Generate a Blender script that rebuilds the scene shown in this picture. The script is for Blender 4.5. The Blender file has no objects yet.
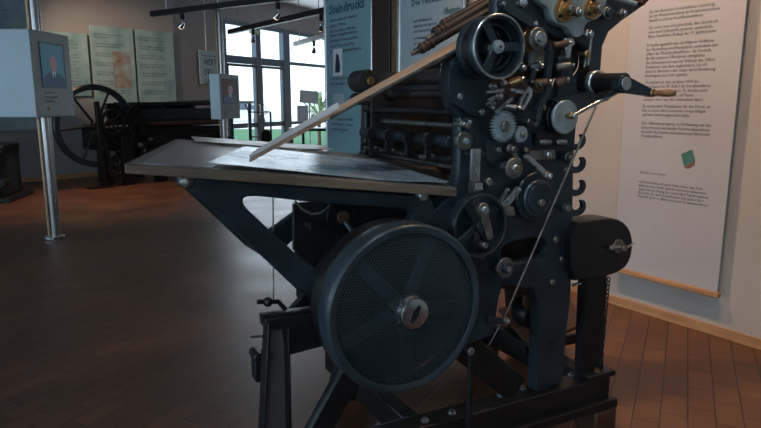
import bpy, bmesh, math, random
from mathutils import Vector, Matrix
random.seed(7)
C = bpy.context.scene.collection
PI = math.pi
# ------------------------------------------------------------------ camera model (used to find real positions)
FPX, H, PIT = 620.0, 1.25, math.radians(10.4)
def ray(px, py):
    x, y = (px-380.5)/FPX, (py-214)/FPX
    return Vector((x, math.cos(PIT)-y*math.sin(PIT), -math.sin(PIT)-y*math.cos(PIT)))
CAM = Vector((0, 0, H))
def on_floor(px, py, z=0):
    r = ray(px, py); return CAM + r*((z-H)/r.z)
def at_y(px, py, Y):
    r = ray(px, py); return CAM + r*(Y/r.y)
class Frame:
    """local axes: x to the right along the face, y away from the viewer, z up"""
    def __init__(s, ox, oy, ang):
        s.o = Vector((ox, oy, 0)); s.a = ang
        s.x = Vector((math.cos(ang), math.sin(ang), 0)); s.y = Vector((-math.sin(ang), math.cos(ang), 0))
    def P(s, px, py, w=0.0):
        r = ray(px, py); t = (w-(CAM-s.o).dot(s.y))/r.dot(s.y)
        p = CAM+r*t-s.o
        return Vector((p.dot(s.x), w, p.z))
    def plane(s, px, py, A, B, D):
        n = (B-A).cross(D-A); r = ray(px, py)
        rl = Vector((r.dot(s.x), r.dot(s.y), r.z)); c = CAM-s.o; cl = Vector((c.dot(s.x), c.dot(s.y), c.z))
        t = (A-cl).dot(n)/rl.dot(n); return cl+rl*t
    def R(s, px, py, r, w=0.0):
        return abs(s.P(px, py-r, w).z-s.P(px, py+r, w).z)/2
# ------------------------------------------------------------------ materials
def nodes(name):
    m = bpy.data.materials.new(name); m.use_nodes = True
    nt = m.node_tree; b = nt.nodes['Principled BSDF']; return m, nt, b
def mat(name, col, rough=0.5, metal=0.0, var=0.25, scale=14.0, bump=0.0, spec=0.5, rvar=0.15, col2=None):
    m, nt, b = nodes(name)
    tc = nt.nodes.new('ShaderNodeTexCoord'); no = nt.nodes.new('ShaderNodeTexNoise')
    no.inputs['Scale'].default_value = scale; no.inputs['Detail'].default_value = 5
    nt.links.new(tc.outputs['Object'], no.inputs['Vector'])
    rp = nt.nodes.new('ShaderNodeValToRGB'); nt.links.new(no.outputs['Fac'], rp.inputs['Fac'])
    c2 = col2 or tuple(min(1, c*(1+var)) for c in col)
    rp.color_ramp.elements[0].position = 0.3; rp.color_ramp.elements[1].position = 0.72
    rp.color_ramp.elements[0].color = tuple(c*(1-var) for c in col)+(1,)
    rp.color_ramp.elements[1].color = tuple(c2)+(1,)
    nt.links.new(rp.outputs['Color'], b.inputs['Base Color'])
    mr = nt.nodes.new('ShaderNodeMapRange'); nt.links.new(no.outputs['Fac'], mr.inputs['Value'])
    mr.inputs['To Min'].default_value = max(0.03, rough-rvar); mr.inputs['To Max'].default_value = min(1, rough+rvar)
    nt.links.new(mr.outputs['Result'], b.inputs['Roughness'])
    b.inputs['Metallic'].default_value = metal; b.inputs['Specular IOR Level'].default_value = spec
    if bump:
        bp = nt.nodes.new('ShaderNodeBump'); bp.inputs['Strength'].default_value = bump; bp.inputs['Distance'].default_value = 0.004
        nt.links.new(no.outputs['Fac'], bp.inputs['Height']); nt.links.new(bp.outputs['Normal'], b.inputs['Normal'])
    return m
def wood(name, c1, c2, rough=0.45, axis='X', sc=3.0):
    m, nt, b = nodes(name)
    tc = nt.nodes.new('ShaderNodeTexCoord'); mp = nt.nodes.new('ShaderNodeMapping')
    mp.inputs['Scale'].default_value = {'X': (sc, sc*14, sc*14), 'Y': (sc*14, sc, sc*14), 'Z': (sc*14, sc*14, sc)}[axis]
    no = nt.nodes.new('ShaderNodeTexNoise'); no.inputs['Scale'].default_value = 1; no.inputs['Detail'].default_value = 6
    rp = nt.nodes.new('ShaderNodeValToRGB'); rp.color_ramp.elements[0].position = .3; rp.color_ramp.elements[1].position = .7
    rp.color_ramp.elements[0].color = c1+(1,); rp.color_ramp.elements[1].color = c2+(1,)
    nt.links.new(tc.outputs['Object'], mp.inputs['Vector']); nt.links.new(mp.outputs['Vector'], no.inputs['Vector'])
    nt.links.new(no.outputs['Fac'], rp.inputs['Fac']); nt.links.new(rp.outputs['Color'], b.inputs['Base Color'])
    b.inputs['Roughness'].default_value = rough
    return m
IRON = mat('painted_iron', (0.014, 0.024, 0.032), 0.33, 0.0, 0.35, 11, 0.25)
IRON2 = mat('black_iron', (0.0075, 0.008, 0.0095), 0.42, 0.1, 0.4, 16, 0.3)
GUARD = mat('guard_paint', (0.045, 0.065, 0.078), 0.36, 0.3, 0.25, 9, 0.1)
PALE = mat('worn_pale_plate', (0.24, 0.30, 0.32), 0.4, 0.3, 0.3, 18, 0.2)
STEEL = mat('steel', (0.42, 0.45, 0.46), 0.3, 0.85, 0.35, 25, 0.1)
WORN = mat('worn_steel', (0.20, 0.19, 0.17), 0.4, 0.75, 0.45, 30, 0.2)
CHROME = mat('chrome', (0.6, 0.62, 0.64), 0.22, 0.95, 0.2, 20, 0.05)
BRASS = mat('brass', (0.42, 0.26, 0.12), 0.4, 0.9, 0.45, 24, 0.15)
RUST = mat('rusty_iron', (0.10, 0.052, 0.032), 0.55, 0.5, 0.5, 22, 0.3)
BLACK = mat('matte_black', (0.008, 0.008, 0.009), 0.6, 0, 0.3)
RUBBER = mat('ink_roller_rubber', (0.022, 0.014, 0.011), 0.5, 0, 0.3, 10)
HANDLE = wood('turned_handle_wood', (0.13, 0.055, 0.025), (0.3, 0.15, 0.07), 0.35)
BOARD = wood('board_wood', (0.10, 0.066, 0.042), (0.20, 0.145, 0.10), 0.5)
BOARDTOP = wood('feed_board_wood', (0.42, 0.25, 0.15), (0.62, 0.40, 0.26), 0.45)
ALU = mat('aluminium_plate', (0.48, 0.58, 0.66), 0.27, 0.35, 0.15, 9, 0.6, rvar=.1)
PAPER = mat('paper', (0.62, 0.64, 0.66), 0.35, 0, 0.08, 6, 0.05)
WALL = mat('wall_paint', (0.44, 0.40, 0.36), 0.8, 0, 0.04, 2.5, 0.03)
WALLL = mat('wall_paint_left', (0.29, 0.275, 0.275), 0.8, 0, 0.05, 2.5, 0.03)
CEIL = mat('ceiling_paint', (0.42, 0.43, 0.45), 0.85, 0, 0.04, 3)
OAK = wood('oak_trim', (0.34, 0.17, 0.075), (0.52, 0.29, 0.14), 0.45)
FRAMEB = mat('window_frame_bronze', (0.055, 0.045, 0.04), 0.4, 0.4, 0.2)
FRAMEG = mat('window_frame_grey', (0.10, 0.14, 0.18), 0.35, 0.5, 0.2)
CARD = mat('banner_fabric', (0.43, 0.42, 0.43), 0.75, 0, 0.04, 4)
TEAL = mat('teal_banner', (0.21, 0.35, 0.39), 0.6, 0, 0.08, 3)
GREYB = mat('grey_blue_banner', (0.38, 0.44, 0.46), 0.6, 0, 0.06, 3)
TEALP = mat('teal_poster', (0.22, 0.38, 0.42), 0.35, 0, 0.25, 3.0, col2=(0.36, 0.46, 0.47))
TEXT = mat('printed_ink', (0.03, 0.035, 0.04), 0.7, 0, 0.1)
INKT = mat('teal_ink', (0.02, 0.10, 0.12), 0.6, 0, 0.1)
KIOSK = mat('kiosk_metal', (0.34, 0.41, 0.44), 0.38, 0.25, 0.06, 6)
POLE = mat('brushed_pole', (0.42, 0.43, 0.44), 0.28, 0.95, 0.03, 4, rvar=.03)
DKWOOD = wood('dark_brown_panel', (0.025, 0.014, 0.011), (0.05, 0.028, 0.02), 0.4, 'Z')
BRONZE = mat('bronze_strip', (0.30, 0.20, 0.13), 0.35, 0.7, 0.2)
LAWN = mat('lawn', (0.03, 0.16, 0.06), 0.9, 0, 0.3, 3)
PAVE = mat('bright_paving', (0.75, 0.75, 0.72), 0.8, 0, 0.08, 1)
LEAF = mat('shrub_leaf', (0.30, 0.45, 0.22), 0.6, 0, 0.4, 8)
WHITEP = mat('white_painted_board', (0.72, 0.73, 0.72), 0.6, 0, 0.05)
GREENB = mat('green_cover', (0.05, 0.17, 0.13), 0.6, 0, 0.2)
BROWNB = mat('brown_print', (0.16, 0.07, 0.05), 0.6, 0, 0.2)
SKIN = mat('printed_skin', (0.40, 0.24, 0.22), 0.5, 0, 0.15, 10)
DBLUE = mat('dark_blue_print', (0.015, 0.035, 0.06), 0.5, 0, 0.1)
def emit(name, col, st):
    m, nt, b = nodes(name); b.inputs['Base Color'].default_value = col+(1,); b.inputs['Roughness'].default_value = .15
    b.inputs['Emission Color'].default_value = col+(1,); b.inputs['Emission Strength'].default_value = st; return m
SCREEN = emit('lit_screen_blue', (0.03, 0.09, 0.13), 0.6)
SCREENF = emit('lit_screen_face', (0.20, 0.14, 0.17), 0.35)
SCREENS = emit('lit_screen_suit', (0.02, 0.05, 0.09), 0.4)
SCREENW = emit('lit_screen_shirt', (0.22, 0.30, 0.35), 0.4)
SCREEND = emit('lit_screen_dark', (0.03, 0.022, 0.025), 0.35)
LAMP = emit('lamp_lens', (1.0, 0.8, 0.55), 3.0)
def glass_mat():
    m, nt, b = nodes('window_glass')
    out = nt.nodes['Material Output']; tr = nt.nodes.new('ShaderNodeBsdfTransparent'); gl = nt.nodes.new('ShaderNodeBsdfGlossy')
    gl.inputs['Roughness'].default_value = 0.02; mx = nt.nodes.new('ShaderNodeMixShader'); mx.inputs[0].default_value = 0.06
    tr.inputs['Color'].default_value = (0.93, 0.97, 0.98, 1)
    nt.links.new(tr.outputs[0], mx.inputs[1]); nt.links.new(gl.outputs[0], mx.inputs[2]); nt.links.new(mx.outputs[0], out.inputs['Surface'])
    return m
GLASS = glass_mat()
def floor_mat():
    m, nt, b = nodes('clay_tile_floor')
    tc = nt.nodes.new('ShaderNodeTexCoord'); mp = nt.nodes.new('ShaderNodeMapping'); mp.inputs['Rotation'].default_value = (0, 0, math.radians(-64))
    nt.links.new(tc.outputs['Object'], mp.inputs['Vector'])
    br = nt.nodes.new('ShaderNodeTexBrick'); nt.links.new(mp.outputs['Vector'], br.inputs['Vector'])
    br.inputs['Scale'].default_value = 1.0; br.inputs['Brick Width'].default_value = 0.20; br.inputs['Row Height'].default_value = 0.10
    br.inputs['Mortar Size'].default_value = 0.0028; br.inputs['Mortar Smooth'].default_value = 0.3
    br.inputs['Color1'].default_value = (0.130, 0.058, 0.031, 1); br.inputs['Color2'].default_value = (0.18, 0.081, 0.042, 1)
    br.inputs['Mortar'].default_value = (0.03, 0.02, 0.017, 1)
    no = nt.nodes.new('ShaderNodeTexNoise'); no.inputs['Scale'].default_value = 2.2; no.inputs['Detail'].default_value = 6
    nt.links.new(mp.outputs['Vector'], no.inputs['Vector'])
    mx = nt.nodes.new('ShaderNodeMix'); mx.data_type = 'RGBA'; mx.blend_type = 'MULTIPLY'; mx.inputs[0].default_value = 0.55
    rp = nt.nodes.new('ShaderNodeValToRGB'); rp.color_ramp.elements[0].color = (.45, .42, .42, 1); rp.color_ramp.elements[0].position = .35
    rp.color_ramp.elements[1].color = (1.25, 1.2, 1.15, 1); rp.color_ramp.elements[1].position = .7
    nt.links.new(no.outputs['Fac'], rp.inputs['Fac']); nt.links.new(br.outputs['Color'], mx.inputs[6]); nt.links.new(rp.outputs['Color'], mx.inputs[7])
    nt.links.new(mx.outputs[2], b.inputs['Base Color'])
    mr = nt.nodes.new('ShaderNodeMapRange'); mr.inputs['To Min'].default_value = .3; mr.inputs['To Max'].default_value = .55
    nt.links.new(no.outputs['Fac'], mr.inputs['Value']); nt.links.new(mr.outputs['Result'], b.inputs['Roughness'])
    bp = nt.nodes.new('ShaderNodeBump'); bp.inputs['Strength'].default_value = .5; bp.inputs['Distance'].default_value = .002; bp.invert = True
    nt.links.new(br.outputs['Fac'], bp.inputs['Height']); nt.links.new(bp.outputs['Normal'], b.inputs['Normal'])
    return m
FLOORM = floor_mat()
# ------------------------------------------------------------------ mesh helpers
class MB:
    def __init__(s): s.bm = bmesh.new()
    def box(s, a, b, bev=0):
        a, b = Vector(a), Vector(b)
        r = bmesh.ops.create_cube(s.bm, size=1)
        for v in r['verts']:
            v.co = Vector(((a[i]+b[i])/2+v.co[i]*abs(b[i]-a[i]) for i in range(3)))
        return s
    def bar(s, p, q, w, h=None, up=(0, 0, 1)):
        """rectangular bar between two points, w wide and h high"""
        p, q = Vector(p), Vector(q); h = h or w; d = (q-p).normalized(); up = Vector(up)
        if abs(d.dot(up)) > .98: up = Vector((1, 0, 0))
        sx = d.cross(up).normalized(); sy = sx.cross(d).normalized(); vs = []
        for e in (p, q):
            for (i, j) in ((-1, -1), (1, -1), (1, 1), (-1, 1)): vs.append(s.bm.verts.new(e+sx*i*w/2+sy*j*h/2))
        for f in ((3, 2, 1, 0), (4, 5, 6, 7), (0, 1, 5, 4), (1, 2, 6, 5), (2, 3, 7, 6), (3, 0, 4, 7)): s.bm.faces.new([vs[k] for k in f])
        return s
    def rev(s, p, q, prof, seg=28, closed=False):
        """lathe round the axis p->q ; prof = [(distance along axis 0..1, radius)]"""
        p, q = Vector(p), Vector(q); d = (q-p); L = d.length; dn = d.normalized()
        a = dn.orthogonal().normalized(); b = dn.cross(a); rings = []
        for (t, r) in prof:
            c = p+d*t; rings.append([s.bm.verts.new(c+(a*math.cos(2*PI*k/seg)+b*math.sin(2*PI*k/seg))*max(r, 1e-5)) for k in range(seg)])
        n = len(rings)
        for i in range(n if closed else n-1):
            A, B = rings[i], rings[(i+1) % n]
            for k in range(seg):
                s.bm.faces.new((A[k], A[(k+1) % seg], B[(k+1) % seg], B[k]))
        if not closed:
            s.bm.faces.new(rings[0][::-1]); s.bm.faces.new(rings[-1])
        return s
    def cyl(s, p, q, r, seg=20, r2=None, ch=0.0):
        r2 = r if r2 is None else r2; L = (Vector(q)-Vector(p)).length
        if ch > 0:
            c = min(.4, ch/L); return s.rev(p, q, [(0, r-ch), (c, r), (1-c, r2), (1, r2-ch)], seg)
        return s.rev(p, q, [(0, r), (1, r2)], seg)
    def tube(s, pts, r, seg=8):
        pts = [Vector(p) for p in pts]; rings = []; a = None
        for i, p in enumerate(pts):
            d = (pts[min(i+1, len(pts)-1)]-pts[max(i-1, 0)]).normalized()
            a = d.orthogonal().normalized() if a is None else (a-d*a.dot(d)).normalized()
            b = d.cross(a); rr = r[i] if isinstance(r, (list, tuple)) else r
            rings.append([s.bm.verts.new(p+(a*math.cos(2*PI*k/seg)+b*math.sin(2*PI*k/seg))*rr) for k in range(seg)])
        for A, B in zip(rings, rings[1:]):
            for k in range(seg): s.bm.faces.new((A[k], A[(k+1) % seg], B[(k+1) % seg], B[k]))
        s.bm.faces.new(rings[0][::-1]); s.bm.faces.new(rings[-1]); return s
    def prism(s, poly, y0, y1):
        """simple polygon in x,z extruded in y (may be concave)"""
        A = [s.bm.verts.new((x, y0, z)) for x, z in poly]; B = [s.bm.verts.new((x, y1, z)) for x, z in poly]
        n = len(poly)
        for k in range(n): s.bm.faces.new((A[k], A[(k+1) % n], B[(k+1) % n], B[k]))
        fa = s.bm.faces.new(A[::-1]); fb = s.bm.faces.new(B)
        bmesh.ops.triangulate(s.bm, faces=[fa, fb]); return s
    def quad(s, *p):
        s.bm.faces.new([s.bm.verts.new(Vector(x)) for x in p]); return s
    def sph(s, c, r, seg=14, sc=(1, 1, 1)):
        res = bmesh.ops.create_uvsphere(s.bm, u_segments=seg, v_segments=max(6, seg//2), radius=r)
        for v in res['verts']: v.co = Vector((v.co[i]*sc[i]+c[i] for i in range(3)))
        return s
    def build(s, name, m, parent=None, smooth=True, bevel=0, ang=35):
        bmesh.ops.recalc_face_normals(s.bm, faces=s.bm.faces)
        me = bpy.data.meshes.new(name); s.bm.to_mesh(me); s.bm.free()
        return link(name, me, m, parent, smooth, bevel, ang)
def link(name, me, m, parent=None, smooth=True, bevel=0, ang=35):
    me.materials.clear(); me.materials.append(m)
    if smooth:
        me.polygons.foreach_set('use_smooth', [True]*len(me.polygons))
        me.set_sharp_from_angle(angle=math.radians(ang))
    o = bpy.data.objects.new(name, me); C.objects.link(o)
    if parent: o.parent = parent
    if bevel:
        b = o.modifiers.new('bevel', 'BEVEL'); b.width = bevel; b.segments = 2; b.limit_method = 'ANGLE'; b.angle_limit = math.radians(40); b.harden_normals = False
    return o
def chaikin(pts, n=1, q=.25):
    for _ in range(n):
        out = []
        for i in range(len(pts)):
            a, b = pts[i], pts[(i+1) % len(pts)]
            out += [(a[0]*(1-q)+b[0]*q, a[1]*(1-q)+b[1]*q), (a[0]*q+b[0]*(1-q), a[1]*q+b[1]*(1-q))]
        pts = out
    return pts
def plate(name, outer, y0, y1, m, parent, holes=(), bev=0.0):
    """plate with real holes in the x,z plane between y0 and y1 (a filled 2D curve made into a mesh)"""
    cu = bpy.data.curves.new(name, 'CURVE'); cu.dimensions = '2D'; cu.fill_mode = 'BOTH'
    bev = min(bev, abs(y1-y0)*.45)
    cu.extrude = abs(y1-y0)/2-bev; cu.bevel_depth = bev; cu.bevel_resolution = 1; cu.offset = -bev
    for pl in [outer]+list(holes):
        sp = cu.splines.new('POLY'); sp.points.add(len(pl)-1); sp.use_cyclic_u = True
        for p, (x, z) in zip(sp.points, pl): p.co = (x, z, 0, 1)
    t = bpy.data.objects.new('tmp', cu); C.objects.link(t)
    dg = bpy.context.evaluated_depsgraph_get(); dg.update()
    me = bpy.data.meshes.new_from_object(t.evaluated_get(dg)); bpy.data.objects.remove(t); bpy.data.curves.remove(cu)
    yc = (y0+y1)/2
    for v in me.vertices:
        x, z, d = v.co; v.co = (x, yc-d, z)
    me.update()
    return link(name, me, m, parent, True, 0, 30)
def circle(cx, cz, r, n=28, a0=0): return [(cx+r*math.cos(a0+2*PI*k/n), cz+r*math.sin(a0+2*PI*k/n)) for k in range(n)]
def tag(o, label=None, cat=None, group=None, kind=None):
    if label: o['label'] = label
    if cat: o['category'] = cat
    if group: o['group'] = group
    if kind: o['kind'] = kind
    return o
def thing(name, label, cat, loc=(0, 0, 0), rz=0, group=None):
    o = bpy.data.objects.new(name, None); o.empty_display_size = .1; C.objects.link(o); o.location = loc; o.rotation_euler = (0, 0, rz)
    return tag(o, label, cat, group)
def empty(name, parent):
    o = bpy.data.objects.new(name, None); C.objects.link(o); o.parent = parent; return o
def copy_tree(o, parent=None):
    c = o.copy(); C.objects.link(c)
    if parent: c.parent = parent
    for ch in [x for x in bpy.data.objects if x.parent == o]: copy_tree(ch, c)
    return c
def struct(o): o['kind'] = 'structure'; return o
def text(name, lines, x, z, size, y, m, parent, spacing=1.25, shear=0, maxw=None, align='LEFT', bold=0):
    """printed lettering: flat outlines a hair in front of the sheet, local x/z plane, facing -y"""
    cu = bpy.data.curves.new(name, 'FONT'); cu.body = '\n'.join(lines); cu.size = size; cu.space_line = spacing; cu.shear = shear
    cu.resolution_u = 1; cu.align_x = align; cu.extrude = 0.0002; cu.offset = bold
    t = bpy.data.objects.new('tmp', cu); C.objects.link(t); dg = bpy.context.evaluated_depsgraph_get(); dg.update()
    me = bpy.data.meshes.new_from_object(t.evaluated_get(dg)); bpy.data.objects.remove(t); bpy.data.curves.remove(cu)
    xs = [v.co.x for v in me.vertices]; k = 1
    if maxw and xs and (max(xs)-min(xs)) > 0: k = maxw/(max(xs)-min(xs))
    for v in me.vertices:
        a, b, c = v.co; v.co = (x+a*k, y-c, z+b)
    return link(name, me, m, parent, False)
# ------------------------------------------------------------------ ROOM
HC = 3.4
WR = Frame(1.446, 3.72, math.radians(-56))        # right wall, x runs towards the viewer's right
LWa = math.atan2(.73, .68)
WL = Frame(-5.73, 9.33, LWa)
WB = Frame(-3.70, 11.5, math.radians(64))
def wp(fr, x, y=0, z=0): return fr.o+fr.x*x+fr.y*y+Vector((0, 0, z))
LP = wp(WL, -6.5); P1 = Vector((-3.70, 11.5, 0)); P2 = wp(WB, 8.2)
P3, P4, P5 = Vector((5.2, 15.0, 0)), Vector((5.2, -4.5, 0)), Vector((-10.5, -4.5, 0))
def slab(name, poly, z0, z1, m):
    b = MB(); A = [b.bm.verts.new((p[0], p[1], z0)) for p in poly]; B = [b.bm.verts.new((p[0], p[1], z1)) for p in poly]; n = len(poly)
    for k in range(n): b.bm.faces.new((A[k], A[(k+1) % n], B[(k+1) % n], B[k]))
    b.bm.faces.new(A[::-1]); b.bm.faces.new(B); return struct(b.build(name, m, None, False))
room = [LP, P1, P2, P3, P4, P5]
slab('floor', room, -.12, 0, FLOORM)
slab('ceiling', room, HC, HC+.12, CEIL)
def wallseg(name, p, q, m, z0=0, z1=HC, th=.15, side=1):
    p, q = Vector(p), Vector(q); d = (q-p).normalized(); n = Vector((-d.y, d.x, 0))*side*th
    return slab(name, [p, q, q+n, p+n], z0, z1, m)
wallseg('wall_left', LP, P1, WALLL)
# back wall: solid part, then the glazed part with a band above
GX0, GTOP = 1.36, 2.84
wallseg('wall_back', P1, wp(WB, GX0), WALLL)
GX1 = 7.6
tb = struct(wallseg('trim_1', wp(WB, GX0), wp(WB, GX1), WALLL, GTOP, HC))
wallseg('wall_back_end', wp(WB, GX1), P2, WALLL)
wallseg('wall_far', P2, P3, WALL)
wallseg('wall_outer', P3, P4, WALL, side=1)
# partition that carries the banners
RW0, RW1 = -3.49, 3.75        # local x along the right wall
b = MB().box((RW0, 0, 0), (RW1, .16, HC)); wr = struct(b.build('wall_right', WALL, None, False)); wr.location = WR.o; wr.rotation_euler.z = WR.a
b = MB().box((-2.2, -.016, 0), (RW1, -.0, .055)); bb = struct(b.build('baseboard_right', OAK, None, False, .003)); bb.location = WR.o; bb.rotation_euler.z = WR.a
b = MB().box((-6.4, -.016, 0), (3.0, 0, .07)); bb = struct(b.build('baseboard_left', OAK, None, False)); bb.location = WL.o; bb.rotation_euler.z = WL.a
# near walls (behind the viewer), with unseen tall window openings added for cool light on the press
def wall_with_windows(name, p, q, xs, z0, z1, m, num0):
    p, q = Vector(p), Vector(q); L = (q-p).length; a = math.atan2((q-p).y, (q-p).x)
    b = MB(); xprev = 0
    for (x0, x1) in xs:
        b.box((xprev, 0, 0), (x0, .15, HC)); b.box((x0, 0, 0), (x1, .15, z0)); b.box((x0, 0, z1), (x1, .15, HC)); xprev = x1
    b.box((xprev, 0, 0), (L, .15, HC))
    o = struct(b.build(name, m, None, False)); o.location = p; o.rotation_euler.z = a
    for i, (x0, x1) in enumerate(xs):
        w = MB(); n = 3
        for k in range(n+1):
            x = x0+(x1-x0)*k/n; w.box((x-.03, .03, z0), (x+.03, .1, z1))
        w.box((x0, .03, z0), (x1, .1, z0+.06)); w.box((x0, .03, z1-.06), (x1, .1, z1))
        wo = struct(w.build('window_%d' % (num0+i), FRAMEB, None, False)); wo.location = p; wo.rotation_euler.z = a
        g = MB().box((x0+.02, .06, z0+.02), (x1-.02, .066, z1-.02)).build('window_pane', GLASS, wo, False)
wall_with_windows('wall_near_left', P5, LP, [(1.2, 4.2), (5.0, 8.2)], .5, 2.9, WALL, 2)
wall_with_windows('wall_near', P4, P5, [(4.0, 7.5), (9.5, 13.5)], .5, 2.9, WALL, 4)
# glazed front
MX = [WB.P(x, 62, .0).x for x in (233, 259, 287)]; HZ = WB.P(259, 61.5, .05).z
gf = MB(); 
for x, w_ in ((GX0+.03, .07), (MX[1], .17), (MX[2], .26), (6.3, .17), (GX1-.04, .07)):
    gf.box((x-w_/2, .0, 0), (x+w_/2, .12, GTOP))
for (x0, x1, z, h) in ((GX0, MX[2], HZ, .15), (MX[2], GX1, HZ+.02, .07), (GX0, GX1, GTOP-.05, .07), (GX0, MX[2], .72, .10), (MX[2], GX1, .72, .07), (GX0, GX1, .03, .08)):
    gf.box((x0, .02, z-h/2), (x1, .09, z+h/2))
gfo = struct(gf.build('window_1', FRAMEG, None, False)); gfo.location = WB.o; gfo.rotation_euler.z = WB.a
MB().box((GX0+.02, .05, .02), (GX1-.02, .056, GTOP-.02)).build('window_pane', GLASS, gfo, False)
dr = MB()
DA, DB = (GX0+.09, MX[1]-.10), (MX[1]+.10, MX[2]-.15)
for x0, x1 in (DA, DB):
    for x in (x0, x1): dr.box((x-.018, .0, .03), (x+.018, .03, HZ-.09))
    dr.box((x0, -.02, HZ-.14), (x1, .03, HZ-.09)); dr.box((x0, -.02, .03), (x1, .03, .14))
dro = struct(dr.build('door_1', FRAMEB, None, False)); dro.location = WB.o; dro.rotation_euler.z = WB.a
MB().tube([(DA[1], -.02, .95), (DA[1], -.07, .95), (DA[1], -.07, 1.15), (DA[1], -.02, 1.15)], .012).build('door_handle', STEEL, dro)
MB().tube([(DB[0], -.02, .95), (DB[0], -.07, .95), (DB[0], -.07, 1.15), (DB[0], -.02, 1.15)], .012).build('door_handle', STEEL, dro)
# emergency-exit sign above the door
es = thing('exit_sign', 'small pale green exit sign above the glass door', 'sign', wp(WB, 2.3, -.05, 2.62), WB.a)
MB().box((-.16, -.03, 0), (.16, .03, .09)).build('sign_box', mat('exit_green', (0.35, 0.5, 0.3), .5), es, False)
MB().prism([(-.07, .045), (.03, .045), (.03, .03), (.07, .05), (.03, .07), (.03, .055), (-.07, .055)], -.033, -.0305).build('arrow_mark', WHITEP, es, False)
# dark pillar and strips between the two far banners
for nm, x0, x1, y0, m in (('trim_2', -2.58, -2.30, -.10, DKWOOD), ('trim_3', -2.30, -2.21, -.08, BRONZE)):
    o = struct(MB().box((x0, y0, 0), (x1, .0, HC)).build(nm, m, None, False, .006)); o.location = WR.o; o.rotation_euler.z = WR.a
# outside
og = slab('ground_outside', [Vector((-60, 8, 0)), Vector((-60, 60, 0)), Vector((60, 60, 0)), Vector((60, 15.2, 0)), Vector((5.4, 15.2, 0)), P2+Vector((.1, .1, 0)), P1+Vector((-.3, .2, 0)), Vector((-8, 8, 0))], -.25, -.13, PAVE)
lw = slab('lawn_outside', [wp(WB, -1, .4), wp(WB, 9, .4), on_floor(420, 127.5), on_floor(170, 127.5)], -.125, -.07, LAWN)
# ------------------------------------------------------------------ WALL PANELS
def wall_panel(fr, name, label, cat, x0, x1, z0, z1, m, off=.03, th=.012, rod=None, strips=False, group=None, cords=None):
    t = thing(name, label, cat, wp(fr, (x0+x1)/2, -off, 0), fr.a, group); w = (x1-x0)/2
    MB().box((-w, -th/2, z0), (w, th/2, z1)).build('panel', m, t, False, .001)
    if rod: MB().box((-w-.01, -.022, z0-.03), (w+.012, .018, z0)).build('bottom_rod', OAK, t, True, .006)
    for sx in (-1, 1):
        MB().box((sx*w*.8-.02, th/2, z1-.3), (sx*w*.8+.02, off, z1-.26)).build('wall_bracket', STEEL, t, False)
        if strips: MB().cyl((sx*(w+.012), 0, z0), (sx*(w+.012), 0, z1), .018, 14).build('edge_strip', POLE, t)
    return t, w
PARAS = [
 ["Bei den klassischen Druckverfahren Gutenbergs", "bis zur Weiterentwicklung der Rotationsmaschinen", "handelt es sich um Hochdruckverfahren."],
 ["Die erste neue Drucktechnik, den Steindruck", "oder auch Lithografie genannt, entwickelte", "Alois Senefelder Anfang des 19. Jahrhunderts."],
 ["Er wollte eigentlich nur ein billigeres Verfahren", "zur Herstellung von Druckplatten entwickeln und", "erfand das Flachdruckverfahren - die Vorstufe,", "die den späteren Offsetdruck ermöglichte."],
 ["Die Informationen aus der Frühzeit des Offset-", "Verfahrens (aus dem englischen to set off,", "deutsch: absetzen oder etwas durch Berührung", "übertragen) sind sehr spärlich."],
 ["Überliefert ist, dass im Jahre 1904 der", "Amerikaner Ira W. Rubel das Druckverfahren", "entdeckte und verbesserte. Er druckte nicht", "von der Lithografieplatte auf Papier,", "sondern ohne eine Art Gummituch davor."],
 ["Er verwendete Metallplatten für den Druck, an", "wie es schon Alois Senefelder vorgeschlagen", "und zum Patent angemeldet hatte."],
 ["Der Offsetdruck wurde, in Verbindung mit den", "immer besser werdenden Rotationsmaschinen,", "im Laufe der letzten Jahrzehnte zum führenden", "Druckverfahren."]]
# big pale banner, right
bn, w = wall_panel(WR, 'text_banner', 'tall pale banner of German text with a wooden foot rod, behind the crank', 'banner', .03, .665, .255, 2.75, CARD, .05, .006, rod=True)
def banner_z(px, py): return WR.P(px, py, -.05).z
rows = [(650, 13.5), (649, 29.5), (647, 47), (646, 64.5), (645, 84), (643, 107.5), (642, 124.5)]
for para, (px, py) in zip(PARAS, rows):
    p = WR.P(px, py, -.05)
    text('printed_text', para, p.x-(.03+.665)/2, p.z, .0255, -.0036, TEXT, bn, .92, maxw={3: .385, 4: .395, 5: .375}[len(para)])
p = WR.P(640, 173, -.05); x_ = p.x-(.3475)
text('printed_text', ["Er bleibt weit davon"], x_, p.z, .017, -.0036, TEXT, bn, 1.3, maxw=.16)
text('printed_text', ["mit Fett kreide auf einen Stein malen, den Stein", "dann mechan. Farbe danach und wenn dabei wenn", "einzel danach Abzug der einzel allen Papier machen.", "Ein spüle der dann Steindrucker den später über.", "Dann für geht es dahin modernen Druckmaschinen."], x_, p.z-.055, .021, -.0036, TEXT, bn, 1.0, maxw=.41)
p = WR.P(691, 158, -.05); cx, cz = p.x-.3475, p.z
k = .0042
MB().prism([(cx-13*k, cz+4*k), (cx+1*k, cz+11*k), (cx+6*k, cz-2*k), (cx-7*k, cz-13*k)], -.0045, -.0033).build('printed_picture', GREENB, bn, False)
MB().prism([(cx+6*k, cz-2*k), (cx-7*k, cz-13*k), (cx-2*k, cz-14*k), (cx+6*k, cz-9*k)], -.0045, -.0033).build('printed_picture', BROWNB, bn, False)
# teal poster at the right picture edge
tp, w = wall_panel(WR, 'wall_poster', 'blue-green poster high on the right wall, right of the pale text banner', 'poster', .80, 1.7, 1.58, 2.6, TEALP, .03, .01)
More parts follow.
